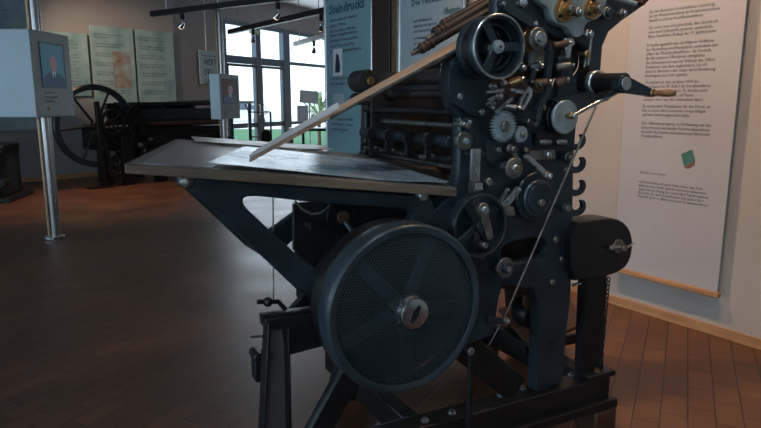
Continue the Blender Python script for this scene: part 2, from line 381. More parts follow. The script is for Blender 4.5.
# Steindruck banner and Offset banner
b1, w = wall_panel(WR, 'exhibition_banner', 'teal banner headed Steindrucks hanging beside the window wall, left of the dark pillar', 'banner', -3.47, -2.63, .25, 2.75, TEAL, .07, .008, strips=True)
def on(fr, bx, px, py, off): p = fr.P(px, py, -off); return p.x-bx, p.z
bx = (-3.47-2.63)/2
x, z = on(WR, bx, 365, 7, .07)
for ln, dz in (('Steindrucks', 0), ('Technik des', .17), ('Die', .34)): text('title_lettering', [ln], x-.66, z+dz, .13, -.006, INKT, b1, 1, maxw=(.66 if dz < .3 else .2), bold=.004)
for (py, para) in ((22, ["Erfunden wurde der Steindruck", "im Jahre 1798 von", "Alois Senefelder in München."]), (37, ["Auf eine Steinplatte wird mit", "fetthaltiger Kreide gezeichnet", "und mit Wasser abgestoßen.", "Nur die Zeichnung nimmt Farbe an."]), (80, ["Stein und Papier laufen", "unter dem Reiber durch."]), (120, ["Die Schnellpresse druckt", "bis 600 Bogen je Stunde,", "in mehreren Farben."])):
    x, z = on(WR, bx, 333, py, .07); [text('printed_text', [ln], -.34, z-.052*q_, .045, -.006, TEXT, b1, 1, maxw=.018*len(ln)) for q_, ln in enumerate(para)]
x, z = on(WR, bx, 335, 76, .07); MB().box((x-.02, -.009, z), (x+.16, -.004, z+.26)).build('printed_picture', WHITEP, b1, False)
MB().prism([(x+.02, z+.03), (x+.11, z+.03), (x+.12, z+.1), (x+.09, z+.2), (x+.05, z+.22), (x+.03, z+.12)], -.011, -.009).build('printed_picture', DBLUE, b1, False)
x, z = on(WR, bx, 335, 112, .07); MB().box((x-.02, -.009, z), (x+.2, -.004, z+.18)).build('printed_picture', GREYB, b1, False)
b2, w = wall_panel(WR, 'exhibition_banner', 'pale grey-blue banner headed Offset, seen behind the press rollers right of the dark pillar', 'banner', -2.17, -1.38, .25, 2.75, GREYB, .07, .008, strips=True)
bx = (-2.17-1.38)/2
for ln, px_, py_, mw in (('Die Technik des', 412, 6.5, .5), ('Offsetdrucks', 444, 15, .36)):
    x, z = on(WR, bx, px_, py_, .07); text('title_lettering', [ln], x, z, .075, -.006, INKT, b2, 1, maxw=min(mw, .37-x), bold=.002)
for (py, para) in ((23, ["Beim Offsetdruck wird", "indirekt über ein Gummituch", "auf das Papier gedruckt."]), (40, ["Die Druckplatte berührt", "das Papier nicht,", "der Zylinder überträgt", "die Farbe."])):
    x, z = on(WR, bx, 414, py, .07); text('printed_text', para, x, z, .034, -.006, TEXT, b2, 1.2, maxw=.3)
# left wall posters
def blobs(t, w, z0, z1, seed, cols):
    rr = random.Random(seed)
    n = 7
    for i in range(n):
        z = z1-.14-(z1-z0-.25)*i/n
        ln = [' '.join(rr.choice(['Druck', 'Presse', 'Stein', 'und', 'der', 'Farbe', 'Papier', 'Walze', 'mit', 'von']) for _ in range(5)) for _ in range(2)]
        text('printed_text', ln, -w*.82, z, .034, -.0085, TEXT, t, 1.25, maxw=w*1.3)
lp = [(-.45, .60, .80, 2.72, 'large dark teal poster on the left wall behind the big screen kiosk'),
      (.80, 1.42, 1.32, 2.30, 'small teal poster on the left wall between the big kiosk and the flywheel'),
      (1.47, 2.19, 1.14, 2.44, 'teal poster on the left wall directly above the black flywheel'),
      (2.23, 2.93, 1.14, 2.44, 'teal poster on the left wall above the black cylinder press, nearest the room corner')]
for i, (x0, x1, z0, z1, lb) in enumerate(lp):
    t, w = wall_panel(WL, 'wall_poster', lb, 'poster', x0, x1, z0, z1, TEALP, .04, .012, group='teal posters on the left wall')
    blobs(t, w, z0, z1, i, None)
    if i == 2: MB().box((-.02, -.009, 1.45), (.28, -.006, 2.05)).build('printed_picture', mat('orange_glow_paint', (.42, .24, .17), .5, 0, .5, 7, col2=(.3, .36, .36)), t, False)  # orange box paints the spotlight's warm glow onto this poster
# WERTE poster hung on cords at the back wall
wpz = WB.P(200, 84, -.06)
x0 = WB.P(199.5, 68, -.06).x; x1 = WB.P(222, 68, -.06).x; z0 = WB.P(210, 84, -.06).z; z1 = WB.P(210, 51, -.06).z
t = thing('hanging_poster', 'pale blue poster with bold lettering hanging from two white cords, left of the door', 'poster', wp(WB, (x0+x1)/2, -.06), WB.a); w = (x1-x0)/2
MB().box((-w, -.006, z0), (w, .006, z1)).build('panel', mat('pale_poster', (.36, .48, .50), .5, 0, .08), t, False)
for sx in (-.35, .75): MB().cyl((w*sx, 0, z1), (w*sx, 0, HC-.001), .009, 8).build('cord', WHITEP, t)
text('title_lettering', ["WERT", "DRU", "LA"], -w*.65, z1-.27, .18, -.009, TEXT, t, 1.05, maxw=w*1.1)
text('printed_text', ["Museum der Druckkunst"], -w*.75, z1-.11, .05, -.009, TEXT, t, 1, maxw=w*1.4)
# ------------------------------------------------------------------ KIOSKS
def kiosk(loc, ang, ox, wdt, dep, z0, z1, sx0, sx1, sz0, sz1, label, dark, big):
    """loc = foot of the pole; local x along the screen face, local y away from the viewer"""
    t = thing('screen_kiosk', label, 'kiosk', loc, ang, 'screen kiosks on floor-to-ceiling poles')
    for dx, dy, r, m in ((0, 0, .03, POLE), (.05, 0, .024, POLE), (0, .05, .02, BRONZE), (.05, .05, .02, DKWOOD)):
        MB().cyl((dx, dy, .03), (dx, dy, z0), r, 16).build('pole', m, t); MB().cyl((dx, dy, z1), (dx, dy, HC-.001), r, 16).build('pole', m, t)
    MB().cyl((.025, .025, 0), (.025, .025, .03), .085, 32, ch=.005).build('floor_plate', STEEL, t)
    h = MB(); h.box((ox, -.09, z0), (ox+wdt, dep-.09, z1)); hs = h.build('housing', KIOSK, t, False, .008)
    x0, x1, zz0, zz1 = ox+wdt*sx0, ox+wdt*sx1, z0+(z1-z0)*sz0, z0+(z1-z0)*sz1
    f = MB()
    for a, b_ in (((x0-.012, -.096, zz0-.012), (x1+.012, -.0895, zz0)), ((x0-.012, -.096, zz1), (x1+.012, -.0895, zz1+.012)), ((x0-.012, -.096, zz0), (x0, -.0895, zz1)), ((x1, -.096, zz0), (x1+.012, -.0895, zz1))): f.box(a, b_)
    f.build('screen_frame', FRAMEG, hs, False)
    sc = MB().box((x0, -.093, zz0), (x1, -.0902, zz1)).build('screen', SCREEND if dark else SCREEN, hs, False)
    cx, W, Hh = (x0+x1)/2, x1-x0, zz1-zz0
    fl = lambda pl, y, nm, m: MB().prism([(cx+a*W, zz0+b_*Hh) for a, b_ in pl], y-.0008, y).build(nm, m, hs, False)
    fl([(-.48, 0), (.48, 0), (.46, .18), (.3, .3), (.1, .36), (-.1, .36), (-.3, .3), (-.46, .18)], -.0932, 'screen_picture', SCREENS)
    fl([(-.09, .36), (.09, .36), (.0, .12)], -.0941, 'screen_picture', SCREENW)
    fl([(.16*math.cos(q), .55+.19*math.sin(q)) for q in [2*PI*k/20 for k in range(20)]], -.0951, 'screen_picture', SCREENF)
    fl([(-.02, .34), (.02, .34), (.03, .14), (0, .08), (-.03, .14)], -.0951, 'screen_picture', SCREENS)
    text('printed_text', ["Der Drucker", "Portrait um 1900", "Deutschland"], x0+.01, zz0-.06, .026, -.0905, TEXT, hs, 1.4, maxw=W*.55)
    MB().cyl((x0+.05, -.096, z0+.07), (x0+.05, -.088, z0+.07), .017, 16).build('button', BRONZE, hs)
    for sx in (ox+.02, ox+wdt-.02):
        for zc in (z0+.1, (z0+z1)/2, z1-.12): MB().cyl((sx, -.094, zc), (sx, -.089, zc), .006, 10).build('screw', WORN, hs)
    return t
pk = on_floor(56, 239)
kiosk((pk.x, pk.y, 0), math.radians(88), -.26, .62, .5, 1.105, 1.83, .22, .80, .36, .86, 'large grey kiosk with a blue portrait screen, nearest the left edge', False, True)
kiosk((-2.30, 9.2, 0), math.radians(78), -.26, .64, .16, .98, 1.62, .14, .86, .36, .88, 'smaller grey kiosk with a dark portrait screen, nearer the glass door', True, False)
# ------------------------------------------------------------------ CEILING TRACKS AND SPOTLIGHTS
spot_src = None
def spotlight(p, label, aim):
    t = thing('spotlight', label, 'spotlight', p, math.atan2(aim[1], aim[0]), 'track spotlights'); t.scale = (.72, .72, .72)
    MB().box((-.03, -.03, -.12), (.03, .03, 0)).build('adapter', BLACK, t, False, .004)
    MB().tube([(0, 0, -.11), (.0, .0, -.19)], .012).build('stem', STEEL, t)
    MB().rev((-.035, 0, -.17), (.055, 0, -.26), [(0, .022), (.15, .032), (.6, .05), (1, .055)], 18).build('lamp_head', CHROME, t)
    MB().cyl((.055, 0, -.26), (.062, 0, -.267), .046, 16).build('lens', LAMP, t)
def track(a, b, label, spots, dirn):
    a, b = Vector(a), Vector(b); mid = (a+b)/2; L = (b-a).length; ang = math.atan2(b.y-a.y, b.x-a.x)
    t = thing('ceiling_track', label, 'track', mid, ang, 'dark lighting tracks')
    dz = (b.z-a.z)/2
    MB().bar((-L/2, 0, -dz), (L/2, 0, dz), .08, .075).build('rail', BLACK, t, False, .004)
    for s in (-.8, 0, .8): MB().cyl((L/2*s, 0, dz*s+.035), (L/2*s, 0, HC-mid.z-.001), .008, 8).build('hanger', STEEL, t)
    for s, lb in spots: spotlight(a+(b-a)*s-Vector((0, 0, .04)), lb, dirn)
def at_z(px, py, z): r = ray(px, py); return CAM+r*((z-H)/r.z)
track(at_z(152, 14, 2.5), at_z(330, -7.5, 2.5), 'dark lighting track furthest left, in front of the back wall', [(.2, 'track spotlight above the left wall posters, leftmost of all'), (.75, 'track spotlight near the top edge above the door')], (-1, .6))
track(at_z(229.5, 32, 2.4), at_z(345, 6, 2.4), 'dark lighting track crossing the top of the glass door', [(.26, 'track spotlight on the middle track, above the glass door'), (.84, 'track spotlight on the middle track beside the teal banner')], (-.3, 1))
track(at_z(295, 44, 2.3), at_z(350, 28, 2.3), 'short dark lighting track low against the window, beside the teal banner', [(.4, 'track spotlight on the lowest, furthest track')], (-.3, 1))
# ------------------------------------------------------------------ OFFSET PRESS
A27 = math.radians(27)
F = Frame(0, 1.79, A27)
press = thing('offset_press', 'large black and blue cast-iron offset printing press filling the middle, with a round perforated guard', 'printing press', (0, 1.79, 0), A27)
P, R = F.P, F.R
def xz(pts, w=0): return [(P(x, y, w).x, P(x, y, w).z) for x, y in pts]
def pl(name, pts, y0, y1, m=IRON, holes=(), bev=.004, smooth=0, parent=press, w=None):
    w = y0 if w is None else w
    o = xz(pts, w); o = chaikin(o, smooth) if smooth else o
    return plate(name, o, y0, y1, m, parent, [chaikin(xz(h, w), 2) for h in holes], bev)
WF = .70                                            # distance between near and far frame
# near side frame
outer = [(500, -60), (655, -60), (652, -2), (645, 5), (622, 21), (609, 32), (603, 46), (601, 70), (613, 76), (614, 92), (600, 99), (582, 107), (577, 120), (574, 160), (573, 222), (571, 300), (566, 340), (563, 382), (536, 394),
         (538, 345), (539, 305), (533, 288), (503, 285), (499, 300), (494, 335), (470, 345), (440, 350), (380, 350), (340, 330), (322, 300), (322, 290), (350, 270), (392, 250), (425, 235), (432, 212), (450, 196), (459, 175), (460, 145), (461, 118), (451, 106), (446, 85), (450, 62), (466, 48), (497, 15)]
holes = [[(506, 32), (540, 28), (560, 40), (588, 44), (590, 70), (570, 86), (540, 96), (512, 100), (495, 84), (497, 50)],
         [(504, 243), (542, 236), (548, 243), (545, 258), (506, 266), (500, 255)]]
pl('side_frame', outer, 0, .05, IRON, holes, .006)
far_outer = [(392, 84), (440, 60), (560, -30), (575, 20), (560, 60), (545, 110), (548, 200), (545, 350), (515, 355), (510, 290), (470, 285), (420, 300), (340, 290), (300, 300), (296, 205), (345, 195), (365, 150), (366, 104)]
pl('side_frame', far_outer, WF, WF+.05, IRON2, [[(312, 235), (335, 230), (340, 262), (322, 275), (310, 268)], [(378, 205), (400, 205), (404, 222), (386, 232), (376, 222)]], .006)
# table arms (brackets) with their rounded opening
arm = [(178, 175), (200, 178), (300, 186), (380, 193), (432, 198), (436, 210), (425, 236), (380, 262), (352, 290), (335, 312), (322, 306), (300, 292), (262, 256), (228, 224), (205, 203), (186, 190), (178, 184)]
arm_hole = [(243, 198), (252, 196), (275, 198), (300, 201), (340, 205), (395, 208), (418, 213), (402, 230), (370, 242), (345, 262), (325, 276), (310, 266), (283, 242), (258, 219), (244, 206)]
pl('table_arm', arm, 0.0, .045, IRON, [arm_hole], .006)
pl('table_arm', [(x, y-4) for x, y in arm], WF-.12, WF-.08, IRON, [[(x, y-4) for x, y in arm_hole]], .006, w=0)
# scroll cap at the arm's tip
p = P(188, 182, -.006); MB().rev((p.x, -.014, p.z), (p.x, .0, p.z), [(0, .004), (.3, .014), (1, .019)], 24).build('scroll_cap', WORN, press)
p = P(421, 195, 0); MB().cyl((p.x, -.02, p.z), (p.x, .01, p.z), .016, 20, ch=.003).build('arm_bolt', STEEL, press)
# delivery board
NL, NR = P(124, 163.5, -.03), P(457, 189, -.03)
FL_, FR_ = P(175, 139, .60), P(430, 160, .60)
n = (NR-NL).cross(FL_-NL).normalized(); FR_.z += 0
FR2 = F.plane(430, 160, NL, NR, FL_)
def hexa(b, tops, th):
    dn = Vector((0, 0, -th)); T = [b.bm.verts.new(v) for v in tops]; D = [b.bm.verts.new(v+dn) for v in tops]; k = len(tops)
    b.bm.faces.new(T); b.bm.faces.new(D[::-1])
    for i in range(k): b.bm.faces.new((T[i], D[i], D[(i+1) % k], T[(i+1) % k]))
b = MB(); hexa(b, [NL, NR, FR2, FL_], .024); brd = b.build('delivery_board', BOARD, press, False, .003)
b = MB(); hexa(b, [v+Vector((0, 0, .0015))+((NL+NR+FR2+FL_)/4-v)*.02 for v in (NL, NR, FR2, FL_)], .003); b.build('board_surface', mat('zinc_top', (.30, .275, .25), .4, .5, .25, 5, .1), brd, False)
# sheets lying on the board (things of their own, built in world space)
def sheet(name, pix, lift, label, cat, m, wav=.0, nx=26, ny=8, th=.0012):
    c = [F.plane(x, y, NL, NR, FL_) for x, y in pix]                # near-left, near-right, far-right, far-left
    ctr = sum(c, Vector())/4; b = MB(); g = []
    for k, dz in ((0, 0), (1, -th)):
        rows_ = []
        for j in range(ny+1):
            rw = []
            for i in range(nx+1):
                s, t_ = i/nx, j/ny
                q = (c[0]*(1-s)+c[1]*s)*(1-t_)+(c[3]*(1-s)+c[2]*s)*t_
                q = q-ctr; q.z += lift+dz+wav*(.5+.5*math.sin(5.2*s+1.2))*(1-t_*.5)+wav*.8*max(0, s-.75)*4*(1-t_)
                rw.append(b.bm.verts.new(q))
            rows_.append(rw)
        g.append(rows_)
    for k in (0, 1):
        for j in range(ny):
            for i in range(nx): b.bm.faces.new((g[k][j][i], g[k][j][i+1], g[k][j+1][i+1], g[k][j+1][i]))
    for i in range(nx):
        for j in (0, ny): b.bm.faces.new((g[0][j][i], g[0][j][i+1], g[1][j][i+1], g[1][j][i]))
    for j in range(ny):
        for i in (0, nx): b.bm.faces.new((g[0][j][i], g[0][j+1][i], g[1][j+1][i], g[1][j][i]))
    o = b.build(name, m, None, True, ang=60)
    o.location = F.o+F.x*ctr.x+F.y*ctr.y+Vector((0, 0, ctr.z)); o.rotation_euler.z = A27
    return tag(o, label, cat)
DOT = mat('patterned_plate', (.4, .4, .42), .35, .3, .12, 5, .1)
nt = DOT.node_tree; wv = nt.nodes.new('ShaderNodeTexWave'); wv.wave_type = 'RINGS'; wv.inputs['Scale'].default_value = 22; wv.inputs['Distortion'].default_value = 1.5
tcn = [x for x in nt.nodes if x.type == 'TEX_COORD'][0]; nt.links.new(tcn.outputs['Object'], wv.inputs['Vector'])
mx = nt.nodes.new('ShaderNodeMix'); mx.data_type = 'RGBA'; mx.inputs[6].default_value = (.26, .28, .30, 1); mx.inputs[7].default_value = (.58, .58, .60, 1)
nt.links.new(wv.outputs['Fac'], mx.inputs[0]); nt.links.new(mx.outputs[2], nt.nodes['Principled BSDF'].inputs['Base Color'])
sheet('printing_plate', [(142, 164), (212, 169), (250, 150), (181, 142)], .003, 'dull grey plate with a fine ring pattern, left end of the wooden table', 'printing plate', DOT)
sheet('metal_sheet', [(206, 168), (449, 187), (372, 161), (245, 149)], .0065, 'long shiny metal sheet with a curled edge lying on the wooden table', 'metal sheet', ALU, .007)
sheet('paper_sheet', [(196, 144), (333, 152), (322, 147), (191, 138.5)], .006, 'pale paper sheet along the far edge of the wooden table', 'paper', PAPER, .004)
# sloping feed board with side guides
fb = [P(249, 159, .0), P(486, 31, .0), P(476, 29, .13), P(259, 150, .11)]
b = MB(); hexa(b, fb, .010); fbo = b.build('feed_board', BOARDTOP, press, False, .002)
for (a_, b_, w1, w2, r_) in (((250, 158), (338, 109), -.002, -.002, .004), ((253, 155), (338, 107), .045, .045, .004), ((257, 152), (338, 105), .09, .09, .004)):
    MB().bar(P(*a_, w1)+Vector((0, 0, .004)), P(*b_, w2)+Vector((0, 0, .004)), .012, .006).build('feed_guide', PAPER, fbo, False, .001)
MB().bar(P(330, 118, -.004), P(486, 34, -.004), .006, .008).build('board_edge', WORN, fbo, False, .001)
# long inclined rollers above the feed board with collars
for (a_, b_, w, r_) in (((434, 35), (512, -10), .20, .019), ((419, 50), (505, 2), .16, .014), ((441, 25), (520, -20), .28, .012)):
    q0, q1 = P(*a_, w), P(*b_, w); ro = MB().cyl(q0, q1, r_, 24, ch=.002).build('inclined_roller', RUBBER, press)
    MB().cyl(q0-(q1-q0).normalized()*.03, q0, r_*.5, 14).build('roller_journal', WORN, ro)
    for s in (.02, .07, .12): MB().cyl(q0+(q1-q0)*s, q0+(q1-q0)*(s+.03), r_*1.25, 18, ch=.002).build('collar', RUST, ro)
# cross rollers and shafts between the frames
def cross(name, px, py, r, m, w0=.05, w1=WF, seg=24):
    p = P(px, py, w0); return MB().cyl((p.x, w0, p.z), (p.x, w1, p.z), r, seg, ch=.002).build(name, m, press)
for px, py, r_, m in ((452, 142, .020, IRON), (470, 92, .022, RUBBER), (455, 112, .012, IRON2), (462, 126, .009, WORN), (480, 75, .03, RUBBER), (452, 160, .014, IRON2), (460, 168, .009, WORN)): cross('cross_shaft', px, py, r_, m)
for px, py, r_, m in ((520, 60, .07, RUBBER), (540, 15, .03, RUBBER)): cross('cylinder', px, py, r_, m, w1=.30, seg=36)
for px, py, r_, m in ((566, 60, .06, RUBBER), (545, 120, .09, IRON), (520, 210, .09, IRON2), (560, 8, .04, RUBBER), (592, 6, .035, RUBBER), (480, 225, .06, IRON2), (395, 280, .03, IRON2)): cross('cylinder', px, py, r_, m, w1=.5, seg=36)
# blanket apron between feed board and shafts
b = MB(); q = [P(448, 66, .06), P(470, 60, .06)]
b.box((P(452, 90, .1).x-.01, .08, P(452, 86, .1).z-.012), (P(500, 90, .1).x, .5, P(452, 84, .1).z)); b.build('feed_apron', IRON2, press, False, .003)
# clamps on the thick shaft
sp = P(452, 142, 0)
for w in (.14, .27, .42, .56):
    cl = MB(); cl.cyl((sp.x, w-.012, sp.z), (sp.x, w+.012, sp.z), .024, 20, ch=.003); cl.box((sp.x-.01, w-.009, sp.z-.07), (sp.x+.008, w+.009, sp.z)); c_ = cl.build('shaft_clamp', IRON2, press)
    MB().cyl((sp.x-.03, w, sp.z-.055), (sp.x+.03, w, sp.z-.055), .006, 10).build('clamp_screw', WORN, c_)
# rollers' ends left of the feed board
for px, py, r_ in ((369, 81, .041), (366, 99, .022)):
    p = P(px, py, .46); e = MB().cyl((p.x, .46, p.z), (p.x, .56, p.z), r_, 32, ch=.004).build('form_roller', BLACK, press)
    MB().cyl((p.x, .44, p.z), (p.x, .47, p.z), r_*.35, 16, ch=.003).build('journal', BRASS, e)
# ---- base
def beam_poly(pts, y0, y1, name, m=IRON2, bev=.005): return pl(name, pts, y0, y1, m, (), bev, w=0)
foot_r = P(612, 403, 0)
zb0, zb1 = P(613, 404, -.03).z, P(600, 379, -.03).z
beam = MB(); beam.box((-.36, -.03, zb0), (.965, .055, zb1)); beam.build('base_beam', IRON2, press, True, .006)
MB().box((-.35, -.055, zb0-.0), (.985, -.028, zb0+.035)).build('base_ledge', IRON2, press, True, .004)
MB().box((.12, WF-.03, zb0), (.965, WF+.07, zb1)).build('base_beam', IRON2, press, True, .006)
for u in (.15, .94): MB().box((u-.03, .05, zb0+.005), (u+.03, WF, zb1-.01)).build('base_beam', IRON2, press, True, .006)
for u, w in ((-.30, 0), (.93, 0), (.93, WF+.02), (.2, WF+.02)):
    if 1:
        MB().box((u-.055, w-.055, 0), (u+.055, w+.055, zb0-.001)).build('foot_block', RUST if u > 0 else IRON2, press, True, .01)
for px, py in ((500, 396), (425, 421), (565, 372), (521, 388), (452, 413)):
    p = on_floor(px, py, zb1)-F.o; u, w = p.dot(F.x), p.dot(F.y)
    w = max(-.02, min(.04, w)); bl = MB().cyl((u, w, zb1), (u, w, zb1+.010), .010, 6); bl.cyl((u, w, zb1), (u, w, zb1+.003), .014, 16); bl.build('base_bolt', STEEL, press)
# struts down to the base
def strut(name, a_, b_, wd, y0, y1, m=IRON2, w=0):
    p, q = P(*a_, w), P(*b_, w); d = Vector((q.x-p.x, 0, q.z-p.z)).normalized(); nn = Vector((d.z, 0, -d.x))*wd/2
    return plate(name, [(p.x+nn.x, p.z+nn.z), (q.x+nn.x, q.z+nn.z), (q.x-nn.x, q.z-nn.z), (p.x-nn.x, p.z-nn.z)], y0, y1, m, press, (), .004)
u1 = P(400, 330, 0)
strut('diagonal_strut', (372, 340), (318, 440), .075, .005, .045, IRON2)
strut('diagonal_strut', (395, 345), (375, 435), .10, .25, .29, IRON2)
strut('diagonal_strut', (455, 338), (520, 392), .10, .008, .04, IRON2)
# front leg: two bars joined by a cross block
MB().bar(P(267, 322, 0), (P(259, 436, 0).x, 0, zb1), .05, .007).build('leg_bar', IRON2, press, True, .002)
MB().bar(P(286, 325, 0), (P(288, 432, 0).x, 0, zb1), .05, .007).build('leg_bar', IRON2, press, True, .002)
pl('leg_block', [(265, 319), (322, 311), (325, 346), (288, 356), (284, 331), (266, 330)], -.01, .05, IRON2, (), .004)
# bits by the front leg
p = P(256, 366, .12); b = MB(); b.box((p.x-.012, .08, p.z-.035), (p.x+.016, .13, p.z+.04)); b.cyl((p.x, .075, p.z+.04), (p.x, .14, p.z+.04), .016, 14); b.build('lower_bracket', IRON2, press, True, .003)
MB().bar((p.x, .1, p.z+.02), (P(290, 350, 0).x, .1, P(290, 350, 0).z+.02), .02, .018).build('bracket_bar', IRON2, press, True, .002)
p = P(270, 304, .0); b = MB(); b.sph((p.x, .02, p.z), .014); b.tube([(p.x-.03, .02, p.z+.005), (p.x+.03, .02, p.z-.004), (p.x+.05, .02, p.z-.03)], .007); b.build('trip_lever', IRON2, press)
MB().cyl(P(273, 192, .02), P(273.5, 300, .02), .0022, 8).build('trip_rod', WORN, press)
MB().cyl(P(251, 337, .03), P(266, 336, .03), .0035, 8).build('small_rod', WORN, press)
# ---- right-hand housing arm, column, chain
hs = [(571, 224), (600, 219), (616, 218), (627, 224), (633, 236), (633, 252), (628, 266), (618, 273), (606, 277), (590, 278), (571, 282)]
pl('chain_housing', hs, -.035, .06, IRON2, (), .008, w=-.035, smooth=1)
pl('column', [(587, 270), (608, 266), (603, 382), (582, 386)], 0, .045, IRON2, (), .004)
MB().box((P(583, 372, 0).x-.01, -.035, zb1), (P(606, 372, 0).x+.012, .055, zb1+.022)).build('column_foot', IRON2, press, True, .003)
pf = P(595, 368, 0); MB().cyl((pf.x, -.01, zb1+.022), (pf.x, -.01, zb1+.034), .012, 6).build('base_bolt', BRASS, press)
# wing nut + rod on the housing
p = P(617, 246, -.035); b = MB(); b.cyl((p.x, -.045, p.z), (p.x, -.034, p.z), .026, 24, ch=.003); b.cyl((p.x+.006, -.07, p.z-.002), (p.x+.006, -.04, p.z-.002), .012, 16, ch=.002)
wn = b.build('bearing_cap', WORN, press)
MB().tube([(p.x-.04, -.05, p.z), (p.x-.03, -.05, p.z), (p.x+.03, -.062, p.z), (p.x+.055, -.06, p.z+.01)], [.009, .007, .004, .003]).build('locking_pin', STEEL, wn)
MB().sph((p.x-.042, -.05, p.z), .011).build('pin_knob', WORN, wn)
p, q = P(573, 285, .02), P(592, 281, .02); MB().cyl(p, q, .006, 10).build('tie_rod', CHROME, press)
# chain: a run of links hanging beside the column
cb = []
top, bot = P(603, 278, -.02), P(601, 366, -.02); top.x = P(606, 320, -.02).x; bot.x = top.x-.012
N = 22
for i in range(N):
    c0 = top.lerp(bot, i/N); c1 = top.lerp(bot, (i+1.15)/N)
    b = MB(); r0 = .010; pts = []
    for k in range(13):
        a = 2*PI*k/12; ex, ez = math.cos(a)*.006, math.sin(a)*(c0-c1).length*.5
        m_ = (c0+c1)/2
        pts.append(Vector((m_.x+(ex if i % 2 else 0), -.02+(0 if i % 2 else ex), m_.z+ez)))
    b.tube(pts, .0026, 6); cb.append(b)
ch_root = empty('drive_chain', press)
for b in cb: b.build('chain_link', IRON2, ch_root)
# footboard between the columns
pz = .36
def hz(px, py, z): p = on_floor(px, py, z)-F.o; return Vector((p.dot(F.x), p.dot(F.y), z))
b = MB(); hexa(b, [hz(498, 308, .30), hz(530, 345, .30), hz(584, 323, .30), hz(570, 297, .30)], .018); fbd = b.build('foot_plate', RUST, press, False, .004)
for px, py in ((520, 330), (527, 322), (560, 325), (512, 316)): 
    q = hz(px, py, .301); MB().cyl(q, q+Vector((0, 0, .004)), .005, 8).build('rivet', WORN, fbd)
MB().box((hz(530, 345, .28).x-.02, hz(530, 345, .28).y-.0, .24), (hz(584, 323, .28).x, hz(530, 345, .28).y+.02, .282)).build('plate_rail', IRON2, fbd, True, .002)
# rack of hooks on the right edge
for y in (141, 164, 187, 207):
    o = [(571, y+9), (577, y+9.5), (583, y+7), (586.5, y+1), (586, y-5), (583.5, y-7.5), (581, y-5), (583, y-3.5), (582.5, y+1), (579, y+3.5), (575, y+3), (571, y)]
    pl('hook', o, .012, .028, IRON, (), .002, smooth=1)
# ---- big round perforated guard
w0 = -.17
gc = P(409, 310.5, w0); gr = R(405, 309, 84, w0)
guard = empty('guard_wheel', press)
b = MB(); prof = [(0.02, gr*.895), (0.0, gr*.905), (0.0, gr*.97), (.05, gr*.992), (.12, gr), (.9, gr), (1, gr*.985), (1, gr*.95), (.3, gr*.93), (.14, gr*.90)]
b.rev((gc.x, w0, gc.z), (gc.x, w0+.075, gc.z), prof, 96, closed=True); b.build('guard_rim', GUARD, guard)
ri = gr*.90; pitch = gr*2/54; b = MB(); hh = pitch*.42; dome = .026
def gy(x, z): rr = math.hypot(x, z)/ri; return w0+.012-dome*(1-rr*rr)
def vtx(x, z): return b.bm.verts.new((gc.x+x, gy(x, z), gc.z+z))
rowh = pitch*math.sqrt(3)/2; nr = int(ri/rowh)+2
for j in range(-nr, nr+1):
    for i in range(-36, 37):
        x = (i+(.5 if j % 2 else 0))*pitch; z = j*rowh
        if math.hypot(x, z) > ri+pitch*.3 or math.hypot(x, z) < gr*.12: continue
        O = [vtx(x+pitch/math.sqrt(3)*math.cos(PI/6+k*PI/3), z+pitch/math.sqrt(3)*math.sin(PI/6+k*PI/3)) for k in range(6)]
        I = [vtx(x+hh*math.cos(PI/6+k*PI/3), z+hh*math.sin(PI/6+k*PI/3)) for k in range(6)]
        for k in range(6): b.bm.faces.new((O[k], O[(k+1) % 6], I[(k+1) % 6], I[k]))
bmesh.ops.remove_doubles(b.bm, verts=b.bm.verts, dist=pitch*.02)
g = b.build('perforated_screen', GUARD, guard, False); sd = g.modifiers.new('thick', 'SOLIDIFY'); sd.thickness = .0018
for k in range(5):
    a = math.radians(62+72*k); 
    MB().bar((gc.x+math.cos(a)*.04, w0+.035, gc.z+math.sin(a)*.04), (gc.x+math.cos(a)*ri*1.02, w0+.055, gc.z+math.sin(a)*ri*1.02), .036, .014, up=(0, 1, 0)).build('wheel_spoke', GUARD, guard, True, .004)
MB().cyl((gc.x, w0-.02, gc.z), (gc.x, .02, gc.z), .022, 24).build('wheel_shaft', WORN, guard)
b = MB(); b.rev((gc.x, w0-.036, gc.z), (gc.x, w0-.006, gc.z), [(0, .034), (.12, .042), (.7, .044), (1, .05)], 40); hb = b.build('hub_cap', CHROME, guard)
a = math.radians(58); dx, dz = math.cos(a), math.sin(a)
MB().prism([(gc.x+dx*.026-dz*.004, gc.z+dz*.026+dx*.004), (gc.x+dx*.004-dz*.011, gc.z+dz*.004+dx*.011), (gc.x-dx*.026-dz*.003, gc.z-dz*.026+dx*.003), (gc.x-dx*.026+dz*.004, gc.z-dz*.026-dx*.004), (gc.x-dx*.004+dz*.011, gc.z-dz*.004-dx*.011), (gc.x+dx*.026+dz*.003, gc.z+dz*.026-dx*.003)], w0-.0375, w0-.033).build('hub_slot', BLACK, hb, False)
MB().rev((gc.x, w0+.085, gc.z), (gc.x, -.02, gc.z), [(0, gr*.90), (.1, gr*.97), (.9, gr*.97), (1, gr*.9)], 64).build('drum', IRON2, guard)
